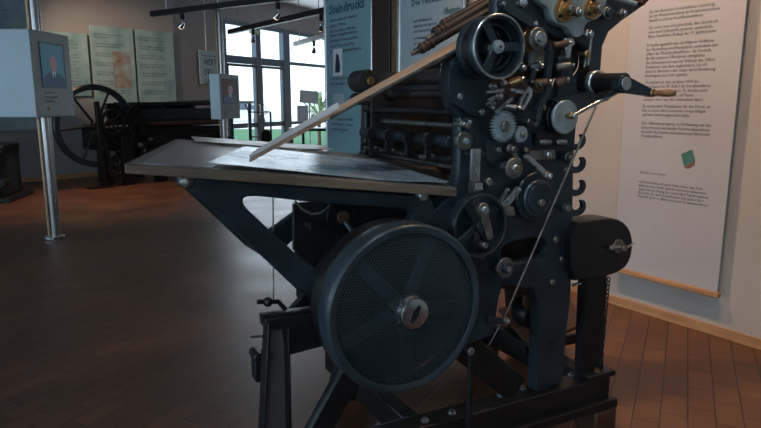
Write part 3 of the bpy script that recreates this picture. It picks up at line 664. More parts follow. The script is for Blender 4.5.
# ---- upper handwheel (belt pulley with rim, three spokes and hub)
hw = empty('handwheel', press)
w1 = -.10; hc = P(497, 47, w1); hr = R(493, 47, 33, w1)
def rim(name, r, y0, y1, th, m, par, seg=64): 
    MB().rev((hc.x, y0, hc.z), (hc.x, y1, hc.z), [(0, r-th), (0, r-th*.25), (.15, r), (.85, r), (1, r-th*.25), (1, r-th)], seg, closed=True).build(name, m, par)
rim('wheel_rim', hr, w1-.01, w1+.022, .013, IRON, hw)
rim('wheel_edge', hr*1.004, w1-.014, w1-.006, .006, STEEL, hw)
rim('wheel_rim', hr*.93, w1+.022, w1+.055, .02, IRON2, hw)
rim('wheel_rim', hr*.99, w1+.055, w1+.08, .03, IRON, hw)
rim('wheel_edge', hr*.72, w1+.012, w1+.022, .006, IRON, hw)
for k in range(3):
    a = math.radians(0+120*k+2); MB().bar((hc.x+math.cos(a)*.015, w1+.005, hc.z+math.sin(a)*.015), (hc.x+math.cos(a)*(hr-.008), w1+.005, hc.z+math.sin(a)*(hr-.008)), .028, .012, up=(0, 1, 0)).build('wheel_spoke', IRON, hw, True, .003)
MB().rev((hc.x, w1-.016, hc.z), (hc.x, w1+.03, hc.z), [(0, .006), (0.06, .010), (.1, .018), (.3, .020), (.32, .012), (1, .02)], 28).build('wheel_hub', PALE, hw)
MB().cyl((hc.x, w1-.018, hc.z), (hc.x, w1-.0155, hc.z), .004, 12).build('oil_hole', BLACK, hw)
MB().cyl((hc.x, w1+.02, hc.z), (hc.x, .06, hc.z), .02, 20).build('wheel_shaft', WORN, hw)
MB().rev((hc.x, w1+.08, hc.z), (hc.x, -.001, hc.z), [(0, hr*.7), (.2, hr*.8), (1, hr*.8)], 48).build('pulley_drum', IRON2, hw)
# ---- small helpers for side gear
def disc(name, px, py, r, y0, y1, m, ch=.002, boss=None, bolt=None, par=press, seg=36, label=None):
    p = P(px, py, y0); rr = R(px, py, r, y0)
    ym = min(y1, y0+.013); b_ = MB().cyl((p.x, y0, p.z), (p.x, ym, p.z), rr, seg, ch=min(ch, rr*.3))
    if y1-ym > .002: b_.cyl((p.x, ym-.001, p.z), (p.x, y1, p.z), rr*.55, seg)
    o = b_.build(name, m, par)
    if label: o['label'] = label
    if boss: MB().cyl((p.x, y0-.010, p.z), (p.x, y0+.001, p.z), rr*boss[0], 24, ch=.0015).build('boss', boss[1], o if par == press else par)
    if bolt: MB().cyl((p.x, y0-.018, p.z), (p.x, y0-.008, p.z), rr*bolt[0], 6 if len(bolt) < 3 else 16).build('nut', bolt[1], o if par == press else par)
    return o
def gear(px, py, r, nt_, y0, y1, m):
    p = P(px, py, y0); r1 = R(px, py, r, y0); r0 = r1*.84; pts = []
    for k in range(nt_):
        a = 2*PI*k/nt_
        for f, rr in ((-.28, r0), (-.16, r1), (.16, r1), (.28, r0)): pts.append((p.x+rr*math.cos(a+f*2*PI/nt_), p.z+rr*math.sin(a+f*2*PI/nt_)))
    g_ = plate('gear', pts, y0, y1, m, press, [circle(p.x, p.z, r1*.12, 12)], .0008)
    MB().cyl((p.x, y0-.012, p.z), (p.x, y0+.004, p.z), r1*.34, 24, ch=.0015).build('boss', WORN, g_)
    MB().cyl((p.x, y0-.02, p.z), (p.x, y0-.01, p.z), r1*.17, 6).build('nut', STEEL, g_)
    MB().cyl((p.x, y1-.002, p.z), (p.x, .001, p.z), r1*.22, 16).build('gear_stud', IRON2, g_)
def stud(px, py, r, y0, m=STEEL, name='bolt', y1=.001):
    p = P(px, py, y0); rr = R(px, py, r, y0); return MB().cyl((p.x, y0, p.z), (p.x, y1, p.z), rr, 14, ch=rr*.25).build(name, m, press)
def rod(name, a_, b_, r, m, wa=-.03, wb=None, seg=12):
    wb = wa if wb is None else wb; return MB().cyl(P(*a_, wa), P(*b_, wb), r, seg, ch=r*.3).build(name, m, press)
def lnk(name, a_, b_, r1, r2, y0, y1, m, eye=True):
    p, q = P(*a_, y0), P(*b_, y0); ra, rb = R(*a_, r1, y0), R(*b_, r2, y0)
    d = math.atan2(q.z-p.z, q.x-p.x); pts = [(p.x+ra*math.cos(d+PI/2+PI*k/10), p.z+ra*math.sin(d+PI/2+PI*k/10)) for k in range(11)]+[(q.x+rb*math.cos(d-PI/2+PI*k/10), q.z+rb*math.sin(d-PI/2+PI*k/10)) for k in range(11)]
    o = plate(name, pts, y0, y1, m, press, (), .0015)
    if eye:
        for c, rr in ((p, ra), (q, rb)): MB().cyl((c.x, y0-.008, c.z), (c.x, y0+.001, c.z), rr*.5, 14, ch=.001).build('link_pin', STEEL, o)
    return o
gear(504.5, 126.5, 15.6, 28, -.045, -.030, PALE)
gear(522, 134.5, 8.3, 16, -.040, -.026, PALE)
# blue bearing plate, left
pl('bearing_plate', [(450, 64), (470, 58), (487, 74), (486, 92), (492, 108), (484, 117), (472, 117), (462, 108), (450, 102), (447, 84)], -.018, 0, IRON, (), .003, smooth=1)
stud(461, 96.5, 3.2, -.026, STEEL); stud(483, 112, 3.5, -.028, STEEL)
# wave-edged pale plate with brass bearings at the top
wp_ = [(532, -30), (608, -30), (608, -5), (605, 9), (600, 18), (590, 21), (585, 25), (584, 34), (578, 38), (572, 36), (569, 29), (565, 26), (556, 24), (551, 17), (549, 8), (541, 3), (534, -6)]
pl('bearing_plate', wp_, -.03, 0, PALE, (), .003, smooth=2)
for px, py, r_ in ((566, 10, 12.5), (594, 9, 10.5)):
    p = P(px, py, -.045); rr = R(px, py, r_, -.045)
    d_ = MB().rev((p.x, -.048, p.z), (p.x, -.028, p.z), [(0, rr*.6), (.1, rr*.7), (.3, rr*.75), (.4, rr), (1, rr)], 40).build('brass_bearing', BRASS, press)
    MB().cyl((p.x, -.075, p.z), (p.x, -.045, p.z), rr*.30, 20, ch=.002).build('shaft_end', WORN, d_)
    MB().cyl((p.x, -.062, p.z), (p.x, -.046, p.z), rr*.5, 6).build('nut', BRASS, d_)
    for k in range(3):
        a = math.radians(100+120*k); MB().cyl((p.x+math.cos(a)*rr*.78, -.05, p.z+math.sin(a)*rr*.78), (p.x+math.cos(a)*rr*.78, -.04, p.z+math.sin(a)*rr*.78), rr*.15, 10).build('bearing_screw', IRON2, d_)
disc('bearing_cap', 608.5, 13, 6.5, -.02, 0, WORN, boss=(.7, IRON)); disc('bearing_cap', 624, 13, 4.5, -.03, 0, WORN, boss=(.5, STEEL))
disc('bearing_cap', 580, 12, 5, -.055, -.03, WORN, boss=(.6, STEEL))
disc('bearing_cap', 524, 3, 4.5, -.03, 0, STEEL, boss=(.6, PALE)); disc('bearing_cap', 644, 2, 3.5, -.03, 0, RUST)
rod('slide_bar', (615, -2), (636, 4), .008, PALE, -.03)
# cover arm down to the upper roller
lnk('lever', (503, 4), (535, 24), 5, 5, -.035, -.02, IRON)
disc('roller_bearing', 539, 39, 12, -.045, 0, WORN, boss=(.62, STEEL), bolt=(.28, PALE, 1))
disc('collar', 533, 40, 13, -.02, 0, BRASS)
pl('curved_lever', [(548, 42), (553, 44), (554, 60), (551, 75), (553, 88), (549, 98), (543, 108), (541, 122), (536, 122), (538, 106), (545, 95), (548, 86), (546, 74), (549, 60)], -.06, -.045, IRON, (), .002, smooth=1)
for (a_, b_, r_, m, wa) in (((553, 46), (568, 43), .011, RUST, -.04), ((556, 67), (571, 66), .013, WORN, -.04), ((536, 84), (548, 82), .014, RUST, -.04), ((556, 84), (566, 80), .015, RUST, -.045), ((530, 68), (540, 66), .014, IRON, -.03), ((508, 84), (521, 79), .012, BRASS, -.05), ((505, 106), (517, 108), .009, WORN, -.05)):
    o = rod('stub_shaft', a_, b_, r_, m, wa, wa-.02, 18); q = P(*b_, wa-.02)
    MB().cyl((q.x-.001, q.y-.004, q.z), (q.x+.006, q.y-.006, q.z), r_*.6, 14).build('shaft_end', STEEL, o)
pl('slide_block', [(566, 38), (573, 38), (575, 43), (572, 47), (570, 58), (566, 58)], -.05, -.03, CHROME, (), .001)
pl('slide_bracket', [(558, 56), (572, 54), (574, 86), (580, 95), (556, 101), (558, 88), (562, 76)], -.03, 0, IRON, (), .002)
# adjusting screws at right
for (x, y0, y1) in ((592, 31, 66), (588, 50, 68)):
    rod('adjusting_screw', (x, y0), (x-4, y1), .0055, WORN, -.04)
disc('nut_block', 590, 34, 5, -.055, -.02, WORN, boss=(.6, STEEL)); disc('nut_block', 588, 54, 3.5, -.055, -.02, BRASS)
# slotted link (bright) and small levers over the gear
o = pl('slotted_link', [(529, 86), (533, 90), (532, 97), (524, 110), (518, 109), (520, 102)], -.06, -.05, CHROME, [[(527, 92), (530, 94), (524, 106), (521, 105)]], .001)
for px, py, r_ in ((494, 86, 4.5), (504, 83, 4), (500, 96, 4), (493, 103, 3)): disc('lever_pivot', px, py, r_, -.05, 0, WORN, boss=(.55, STEEL))
for a_, b_ in (((488, 92), (503, 90)), ((490, 100), (500, 96)), ((497, 112), (512, 99)), ((488, 104), (494, 108)), ((524, 92), (512, 90))): lnk('small_lever', a_, b_, 1.8, 1.8, -.042, -.034, STEEL, False)
for px, py, r_ in ((545, 108, 3), (530, 121, 2.5), (537, 124, 3), (515, 150, 3.5), (500, 150, 3), (527, 150, 2.5)): stud(px, py, r_, -.04, WORN)
# big disc by the crank rod
disc('crank_disc', 566, 117, 17, -.055, -.015, PALE, .003); disc('crank_disc_collar', 561, 117, 18, -.03, 0, IRON2)
disc('connecting_pin', 573.5, 115.5, 4, -.085, -.05, BRASS, boss=(.7, STEEL))
rod('connecting_rod', (575, 114.5), (622, 90), .0065, CHROME, -.08, -.115)
# crank: hub, arm, wooden handle
ck = empty('crank', press)
q0, q1 = P(590, 80, -.01), P(614, 84, -.16)
MB().rev((P(587, 83, -.0).x, .0, P(587, 83, 0).z), (P(587, 83, 0).x, -.16, P(587, 83, 0).z), [(0, .048), (.2, .046), (.22, .038), (.35, .033), (.4, .030), (1, .028)], 32).build('crank_hub', IRON2, ck)
pc = P(587, 83, 0)
MB().cyl((pc.x, -.03, pc.z), (pc.x, -.05, pc.z), .041, 32, ch=.003).build('crank_collar', STEEL, ck)
e0 = Vector((pc.x, -.145, pc.z-.006)); e1 = P(650, 93, -.16)
b = MB(); dd = (e1-e0); side = Vector((dd.z, 0, -dd.x)).normalized(); vs = []
for e, hh_ in ((e0, .028), (e1, .011)):
    for yy in (-.012, .012):
        for s in (-1, 1): vs.append(b.bm.verts.new(e+side*hh_*s+Vector((0, yy, 0))))
for f in ((0, 1, 3, 2), (4, 6, 7, 5), (0, 4, 5, 1), (2, 3, 7, 6), (0, 2, 6, 4), (1, 5, 7, 3)): b.bm.faces.new([vs[k_] for k_ in f])
b.cyl(e0+Vector((0, .014, 0)), e0-Vector((0, .02, 0)), .03, 24, ch=.003)
b.build('crank_arm', IRON, ck, True, .003); MB().cyl(e0-Vector((0, .0195, 0)), e0-Vector((0, .024, 0)), .021, 24, ch=.001).build('crank_cap', STEEL, ck)
h1 = P(676, 93, -.23); 
MB().cyl(e1+Vector((0, .016, 0)), e1-Vector((0, .016, 0)), .013, 16, ch=.002).build('handle_collar', BRASS, ck)
MB().rev(e1, h1, [(0, .008), (.1, .012), (.2, .008), (.35, .010), (.7, .0125), (.95, .010), (1, .006)], 20).build('crank_handle', HANDLE, ck)
# bracket under the crank
pl('crank_bracket', [(552, 100), (575, 96), (612, 86), (616, 92), (608, 101), (585, 107), (580, 110)], -.05, .0, IRON, (), .003)
# rack box, springs
pl('spring_box', [(536, 133), (566, 133), (566, 147), (536, 147)], -.02, 0, IRON2, (), .002)
for x0, x1, y in ((541, 551, 142), (558, 566, 142)):
    b = MB(); a0, a1 = P(x0, y, -.03), P(x1, y, -.03); pts = []
    for k in range(61):
        t_ = k/60; c_ = a0.lerp(a1, t_); an = t_*2*PI*7; pts.append(Vector((c_.x, -.03+math.cos(an)*.007, c_.z+math.sin(an)*.007)))
    b.tube(pts, .0018, 5).build('spring', STEEL, press)
pl('slide_block', [(530, 151), (555, 150), (556, 159), (531, 160)], -.03, 0, WORN, (), .002); stud(550, 155, 3, -.04, STEEL)
disc('bearing_cap', 569, 158, 5, -.02, 0, IRON, boss=(.6, WORN))
# washers and hubs
disc('roller_bearing', 465, 141, 9.5, -.04, 0, WORN, boss=(.35, PALE)); disc('lever_pivot', 463, 124, 3.5, -.04, 0, WORN, boss=(.5, STEEL)); disc('lever_pivot', 469, 126, 3, -.04, 0, WORN)
disc('roller_bearing', 515, 168.5, 10.5, -.05, 0, WORN, boss=(.4, STEEL), bolt=(.2, BRASS)); disc('collar', 511, 149, 4.5, -.03, 0, WORN)
pl('clamp_block', [(472, 149), (481, 149), (480, 181), (471, 181)], -.05, -.04, STEEL, (), .0015); pl('clamp_block', [(475, 183), (483, 183), (483, 190), (475, 190)], -.055, -.02, CHROME, (), .0015)
pl('clamp_bar', [(473, 181), (481, 181), (480, 240), (474, 240)], -.03, 0, WORN, (), .001)
pl('clamp_rail', [(470, 152), (486, 152), (486, 156), (470, 156)], -.035, 0, IRON, (), .001)
# big cam wheel right and its follower
disc('cam_wheel', 537, 197, 25, -.035, 0, IRON, .004); disc('cam_ring', 539, 198, 18, -.055, -.035, GUARD, .004, boss=(.85, IRON)); disc('cam_pin', 543, 203, 3.5, -.085, -.05, WORN)
rod('cam_slot', (545, 212), (551, 200), .004, BLACK, -.068)
lnk('follower_link', (528, 157), (549, 176), 2.6, 2.8, -.08, -.065, STEEL)
disc('lever_pivot', 549, 176, 4.2, -.09, -.06, WORN, boss=(.6, CHROME))
# toggle linkage
lnk('toggle_link', (519, 190), (503, 210), 3, 3, -.045, -.03, STEEL); pl('toggle_block', [(503, 206), (514, 207), (516, 216), (505, 216)], -.055, -.03, WORN, (), .002)
disc('cap_nut', 506, 268, 10, -.03, 0, WORN, boss=(.55, IRON), bolt=(.3, STEEL))
disc('cap_nut', 490, 182, 4, -.03, 0, WORN)
# spoked wheel with arc, left-centre
sw = empty('spoked_wheel', press); sc_ = P(478, 225, -.045); sr = R(478, 225, 32, -.045)
MB().rev((sc_.x, -.06, sc_.z), (sc_.x, -.03, sc_.z), [(0, sr*.88), (0, sr*.98), (.2, sr), (1, sr), (1, sr*.88)], 56, closed=True).build('wheel_rim', IRON, sw)
MB().rev((sc_.x, -.0625, sc_.z), (sc_.x, -.059, sc_.z), [(0, sr*.945), (0, sr*.965), (1, sr*.965), (1, sr*.945)], 56, closed=True).build('wheel_edge', WORN, sw)
for k in range(4):
    a = math.radians(35+90*k); MB().bar((sc_.x, -.045, sc_.z), (sc_.x+math.cos(a)*sr*.9, -.045, sc_.z+math.sin(a)*sr*.9), .022, .012, up=(0, 1, 0)).build('wheel_spoke', IRON, sw, True, .002)
MB().cyl((sc_.x, -.07, sc_.z), (sc_.x, .001, sc_.z), .02, 24, ch=.003).build('wheel_hub', IRON, sw)
disc('spring_bolt', 484, 210, 7, -.085, -.05, WORN, boss=(.55, STEEL), bolt=(.35, STEEL)); lnk('wheel_lever', (484, 212), (490, 236), 5, 4, -.075, -.06, WORN, False)
stud(486, 246, 3.5, -.07, WORN); stud(483, 256, 4, -.05, WORN)
# long thin rod down to the base, lever below
rod('long_rod', (596, 106), (506, 314), .0035, WORN, -.10, -.08); rod('long_rod', (506, 314), (489, 345), .0022, WORN, -.08, -.07)
pl('pedal_link', [(488, 317), (506, 319), (508, 324), (488, 325)], -.085, -.07, IRON, (), .002); disc('lever_pivot', 507, 321, 3.5, -.095, -.07, WORN, boss=(.6, STEEL))
rod('standing_rod', (471, 350), (468, 432), .010, IRON2, -.06, -.06, 16); disc('rod_nut', 472, 352, 3.5, -.08, -.05, STEEL)
p = P(468, 430, -.06)
# frame bolts
for px, py in ((557, 240), (563, 260), (554, 283), (572, 232), (567, 170)): stud(px, py, 3.2, -.012, WORN)
pl('drive_lump', [(525, 310), (536, 300), (545, 312), (544, 328), (532, 332), (524, 324)], .1, .18, IRON2, (), .008, smooth=1, w=.1)
disc('drive_gear', 532, 300, 10, .08, .1, RUST)
# parts seen under the table, with black sheets added for the shade inside
pl('inner_shade_or_strut', [(372, 84), (500, 60), (500, 175), (372, 165)], .60, .62, BLACK, (), .002)  # black sheet added behind the shafts to darken the gap
pl('bearing_block', [(533, 48), (545, 50), (544, 66), (533, 66)], -.03, -.005, WORN, (), .002); disc('collar', 523, 68, 5.5, -.04, -.01, IRON, boss=(.5, STEEL)); disc('collar', 542, 64, 3.5, -.05, -.02, WORN, boss=(.6, IRON2))
disc('bearing_cap', 540, 84, 5.5, -.05, 0, RUST, boss=(.6, WORN)); disc('bearing_cap', 522, 82, 4, -.045, 0, WORN, boss=(.6, BLACK)); disc('collar', 469, 122, 4, -.03, 0, IRON, boss=(.5, STEEL))
lnk('small_lever', (536, 70), (532, 82), 2.5, 2, -.05, -.04, IRON); lnk('small_lever', (512, 150), (519, 160), 2.5, 2, -.03, -.02, WORN); lnk('small_lever', (508, 190), (500, 204), 2, 2, -.03, -.02, WORN)
pl('cover_plate', [(486, 140), (512, 142), (505, 156), (492, 165), (486, 160)], -.012, 0, IRON, (), .003)
disc('bearing_cap', 567, 208, 5.5, -.05, 0, IRON, boss=(.6, WORN)); disc('bearing_cap', 570, 158, 6, -.03, 0, IRON, boss=(.5, WORN))
pl('inner_shade_or_strut', [(470, 215), (575, 215), (572, 280), (480, 285)], .2, .22, BLACK, (), .002)  # added black sheet that keeps the frame slot dark
pl('inner_shade_or_strut', [(294, 204), (330, 200), (400, 205), (440, 215), (430, 300), (330, 312), (300, 300), (314, 268), (294, 250)], .34, .36, BLACK, (), .002)  # black sheet standing in for shade inside the press
pl('inner_shade_or_strut', [(330, 250), (350, 262), (308, 335), (280, 335), (284, 318), (300, 300)], .30, .33, IRON2, (), .003)
pl('leg_web', [(267, 330), (284, 330), (286, 428), (261, 428)], .012, .016, mat('bare_steel_web', (.16, .15, .15), .3, .5, .25, 6), (), .0)
disc('inner_wheel', 343, 217, 17, .30, .34, IRON2, boss=(.4, RUST)); rod('blue_rod', (346, 222), (364, 246), .010, GUARD, .2, .1)
pth = [P(x, y, .1) for x, y in ((295, 201), (302, 209), (311, 214), (320, 213), (327, 208), (332, 202))]
MB().tube(pth, .0035, 8).build('curved_rod', STEEL, press); disc('inner_boss', 316, 228, 6, .25, .4, IRON2)
# ------------------------------------------------------------------ OLD CYLINDER PRESS at the back left
o0 = on_floor(99, 188); ab = math.radians(48)
B = Frame(o0.x, o0.y, ab)
bp = thing('cylinder_press', 'old black flatbed press with a tall six-spoked flywheel against the left wall', 'printing press', (o0.x, o0.y, 0), ab)
q = B.P
def bx_(name, a_, b_, y0, y1, m=IRON2, w=0, par=bp):
    p, r_ = q(*a_, w), q(*b_, w); return MB().box((p.x, y0, p.z), (r_.x, y1, r_.z)).build(name, m, par, True, .006)
fw = empty('flywheel', bp); c = q(96, 126, .12); r = B.R(96, 126, 41.5, .12)
MB().rev((c.x, .09, c.z), (c.x, .16, c.z), [(0, r*.86), (0, r*.97), (.2, r), (.8, r), (1, r*.97), (1, r*.86)], 72, closed=True).build('wheel_rim', IRON, fw)
for k in range(6):
    a = math.radians(5+60*k); MB().cyl((c.x, .125, c.z), (c.x+math.cos(a)*r*.9, .125, c.z+math.sin(a)*r*.9), .022, 10, .016).build('wheel_spoke', IRON2, fw)
MB().cyl((c.x, .02, c.z), (c.x, .5, c.z), .03, 20).build('wheel_shaft', WORN, fw)
MB().cyl((c.x, .07, c.z), (c.x, .18, c.z), .07, 24, ch=.01).build('wheel_hub', IRON2, fw)
p = q(100, 128, 0)
MB().bar((p.x, 0, .04), (p.x-.02, 0, c.z+.35), .07, .06).build('stand_post', IRON2, bp, True, .006)
MB().bar((p.x+.13, 0, .04), (p.x+.02, 0, c.z-.02), .05, .05).build('stand_post', IRON2, bp, True, .006)
bx_('stand_foot', (88, 189), (112, 185), -.08, .12); 
bx_('side_beam', (92, 133), (232, 128), .0, .1); bx_('bed', (108, 152), (232, 125), .12, .85)
for x in (128, 160, 200, 226):
    bx_('frame_leg', (x-3, 186), (x+5, 135), 0.0, .08); bx_('frame_leg', (x-3, 186), (x+5, 135), .8, .88)
bx_('base_rail', (118, 190), (236, 183), -.0, .12); bx_('base_rail', (118, 190), (236, 183), .78, .9)
bx_('impression_frame', (133, 127), (222, 113), .1, .16); bx_('impression_frame', (133, 127), (222, 103), .8, .86); bx_('frame_top', (140, 106), (222, 102), .1, .85); bx_('nameplate_panel', (145, 120), (222, 108), .07, .1, IRON)
for x, y, rr in ((150, 118, .09), (180, 118, .11), (208, 117, .09), (195, 108, .05), (165, 106, .05)):
    p = q(x, y, .1); MB().cyl((p.x, .16, p.z), (p.x, .8, p.z), rr, 28, ch=.01).build('cylinder', RUBBER, bp)
p0, p1 = q(140, 124, .05), q(222, 122, .05); MB().cyl(p0, p1, .035, 16).build('long_roller', RUST, bp)
p0, p1 = q(146, 104, .4), q(222, 100, .4); MB().bar(p0, p1, .5, .03).build('feed_table', IRON2, bp, False, .004)
for x, y, rr, nm in ((134, 113, 7, 'hand_wheel'), (113, 122, 13, 'drive_gear'), (152, 152, 12, 'drive_gear'), (118, 168, 11, 'drive_gear'), (183, 150, 8, 'drive_gear'), (146, 128, 6, 'hand_wheel')):
    p = q(x, y, -.02); r1 = B.R(x, y, rr, -.02)
    MB().rev((p.x, -.05, p.z), (p.x, -.0, p.z), [(0, r1*.78), (0, r1), (1, r1), (1, r1*.78)], 36, closed=True).build(nm, IRON2, bp)
    b = MB(); b.cyl((p.x, -.06, p.z), (p.x, .1, p.z), r1*.25, 16)
    for k in range(4):
        a = k*PI/4; b.bar((p.x-math.cos(a)*r1*.85, -.025, p.z-math.sin(a)*r1*.85), (p.x+math.cos(a)*r1*.85, -.025, p.z+math.sin(a)*r1*.85), .02, .02, up=(0, 1, 0))
    b.build('wheel_hub', IRON2, bp)
for (a_, b_) in (((112, 140), (150, 165)), ((125, 175), (160, 148)), ((165, 172), (190, 145)), ((195, 170), (222, 150)), ((120, 108), (133, 128)), ((138, 118), (124, 140)), ((128, 160), (145, 178))):
    MB().cyl(q(*a_, .02), q(*b_, .02), .018, 10).build('link_rod', IRON2, bp)
for x, y in ((140, 145), (150, 139), (168, 146), (182, 165), (205, 144), (215, 165)):
    p = q(x, y, 0); MB().cyl((p.x, -.04, p.z), (p.x, .02, p.z), .035, 14, ch=.006).build('bearing', WORN, bp)
# ------------------------------------------------------------------ partial press at the left edge
pe = on_floor(2, 205); t = thing('proof_press', 'dark iron press cut off by the left edge, under the big screen kiosk', 'printing press', (pe.x-.30, pe.y+.1, 0), math.radians(10))
E = Frame(pe.x-.30, pe.y+.1, math.radians(10)); q = E.P
MB().box((-1.0, 0, .0), (.32, .8, .06)).build('base_plate', IRON2, t, True, .01)
for x in (-.55, .13): MB().box((x-.07, .05, .06), (x+.07, .75, .95 if x < 0 else .62)).build('frame_leg', IRON2, t, True, .015)
MB().box((-.9, 0.02, .60), (.2, .78, .70)).build('bed', IRON2, t, True, .01)
MB().cyl((-.35, -.0, .86), (-.35, .8, .86), .14, 32, ch=.01).build('cylinder', IRON, t)
for x, z, r_ in ((.22, .66, .05), (.17, .52, .06), (.26, .25, .045), (.12, .82, .04), (.05, .95, .035)):
    MB().cyl((x, -.06, z), (x, .1, z), r_, 18, ch=.008).build('knob', IRON2, t)
for a_, b_ in (((.0, -.02, .9), (.28, -.02, .62)), ((.2, -.02, .64), (.12, -.02, .1)), ((.02, -.02, .55), (.27, -.02, .24))): MB().cyl(a_, b_, .022, 10).build('link_rod', IRON2, t)
MB().box((-.7, -.02, .70), (-.58, .82, 1.05)).build('side_cheek', IRON, t, True, .02)
# ------------------------------------------------------------------ furniture by the window
def fl(px, Y): p = at_y(px, 140, Y); return (p.x, Y, 0)
def tz(py, Y): return at_y(300, py, Y).z
Y = 11.3
t = thing('work_stand', 'grey metal stand with a flat top, just right of the smaller kiosk', 'stand', fl(246, Y), .3)
zt = tz(101, Y)
MB().box((-.30, -.2, zt-.04), (.14, .2, zt)).build('top', WHITEP, t, False, .004)
for x in (-.24, .08):
    MB().box((x-.03, -.03, .02), (x+.03, .03, zt-.04)).build('leg', FRAMEG, t, False, .004)
    MB().bar((x-.08, 0, zt-.06), (x, 0, zt-.2), .03).build('brace', FRAMEG, t, False)
MB().box((-.3, -.15, .0), (.14, .15, .03)).build('foot', IRON2, t, False); MB().box((-.28, -.15, .35), (.12, .15, .39)).build('shelf', IRON2, t, False)
t = thing('railing', 'low dark rail with thin posts beside the left door leaf', 'railing', fl(253, 11.8), .4)
zt = tz(112, 11.8)
for x in (-.06, .35): MB().cyl((x, 0, 0), (x, 0, zt), .018, 10).build('post', IRON2, t)
for z in (zt, zt*.55): MB().cyl((-.06, 0, z), (.35, 0, z), .014, 10).build('rail', IRON2, t)
# dark low object (cover) near the door
t = thing('swivel_chair', 'black chair with a rounded back, in front of the right door leaf', 'chair', fl(271, 10.2), .9)
MB().box((-.19, -.19, .42), (.19, .19, .48)).build('seat', BLACK, t, True, .03)
b = MB(); b.sph((.05, .17, .66), .13, 16, (1, .3, .9)); b.build('backrest', BLACK, t)
MB().cyl((0, 0, .08), (0, 0, .42), .03).build('stem', STEEL, t)
MB().cyl((.05, .17, .45), (.05, .17, .62), .015).build('back_bar', STEEL, t)
for k in range(5): MB().bar((0, 0, .08), (math.cos(k*1.257)*.26, math.sin(k*1.257)*.26, .03), .03).build('leg', IRON2, t, False); 
# desk with papers
Y = 10.4
zt = tz(128, Y)
t = thing('dark_desk', 'low dark table in front of the window beside the teal banner', 'table', fl(311, Y), .15)
MB().box((-.36, -.3, zt-.04), (.52, .3, zt)).build('tabletop', BLACK, t, False, .004)
for x in (-.32, .47):
    for y in (-.26, .26): MB().box((x-.025, y-.025, 0), (x+.025, y+.025, zt-.04)).build('leg', IRON2, t, False)
dp = Vector(fl(311, Y))
for i, (dx, rz, lb) in enumerate(((-.22, .3, 'white leaflet on the dark table, nearer the door'), (.1, -.2, 'white leaflet on the dark table, next to the banner'))):
    o = MB().box((-.12, -.1, 0), (.12, .1, .006)).build('leaflet', PAPER, None, False); o.location = (dp.x+dx, dp.y-.05, zt+.0005); o.rotation_euler.z = rz; tag(o, lb, 'leaflet', 'leaflets on the dark table')
# tilted sign on post
Y = 11.6; p = at_y(309, 97, Y)
t = thing('tilted_sign', 'grey rectangular panel tilted on a thin post against the window', 'sign', (p.x, Y, 0), .1)
sb = MB().box((-.17, -.01, -.115), (.17, .01, .115)).build('panel', WHITEP, t, False, .003); sb.location = (0, 0, p.z); sb.rotation_euler = (.2, math.radians(5), 0)
MB().cyl((0, .02, 0), (0, .02, p.z), .014, 10).build('post', STEEL, t); MB().cyl((0, .02, 0), (0, .02, .02), .12, 24).build('foot', STEEL, t)
Y = 11.0; p = at_y(302.5, 105.5, Y); p2 = at_y(302.5, 122, Y)
t = thing('display_box', 'white upright box on a dark post, left of the tilted sign', 'display', (p.x, Y, 0), .1)
MB().box((-.095, -.06, p2.z), (.095, .06, p.z)).build('box', WHITEP, t, False, .004); MB().cyl((0, 0, .02), (0, 0, p2.z), .025).build('post', IRON2, t); MB().cyl((0, 0, 0), (0, 0, .02), .13, 24).build('foot', IRON2, t)
MB().cyl((-.05, -.066, p.z-.04), (-.05, -.055, p.z-.04), .012, 10).build('mark', BLACK, t)
# outside: shrub and a pale car
def shrub(x, y, s, label):
    t = thing('palm_shrub', label, 'shrub', (x, y, -.07))
    MB().cyl((0, 0, 0), (0, 0, .7*s), .05).build('stem', BROWNB, t)
    b = MB(); rr = random.Random(3)
    for i in range(46):
        a = rr.uniform(0, 2*PI); e = rr.uniform(-.1, 1.3); L = rr.uniform(.5, .9)*s; w_ = .035*s
        d = Vector((math.cos(a)*math.cos(e), math.sin(a)*math.cos(e), math.sin(e))); o_ = Vector((0, 0, .65*s)); sd_ = d.cross(Vector((0, 0, 1))).normalized()*w_
        m1 = o_+d*L*.6+Vector((0, 0, .05)); tip = o_+d*L-Vector((0, 0, .12*s))
        b.quad(o_-sd_*.3, m1-sd_, tip, m1+sd_*0); b.quad(o_+sd_*.3, m1, tip, m1+sd_)
    b.build('fronds', LEAF, t, False)
p = at_y(319, 118, 17.5); shrub(p.x, 17.5, 1.35, 'pale green palm-like shrub outside the window beside the banner')
p = on_floor(271, 118)
t = thing('parked_car', 'pale car parked far outside beyond the lawn, seen through the door glass', 'car', (p.x, 34, -.13), .1)
b = MB(); b.prism([(-2.1, .25), (2.1, .25), (2.15, .7), (1.5, .85), (.9, 1.35), (-.9, 1.4), (-1.7, .9), (-2.15, .8)], -.8, .8); b.build('body', WHITEP, t, True, .08)
b = MB(); b.prism([(-1.4, .88), (1.3, .88), (.8, 1.28), (-.8, 1.32)], -.82, .82); b.build('side_windows', FRAMEG, t, False)
for x in (-1.3, 1.3):
    for y in (-.72, .72): MB().cyl((x, y-.1, .31), (x, y+.1, .31), .31, 20).build('tyre', BLACK, t)
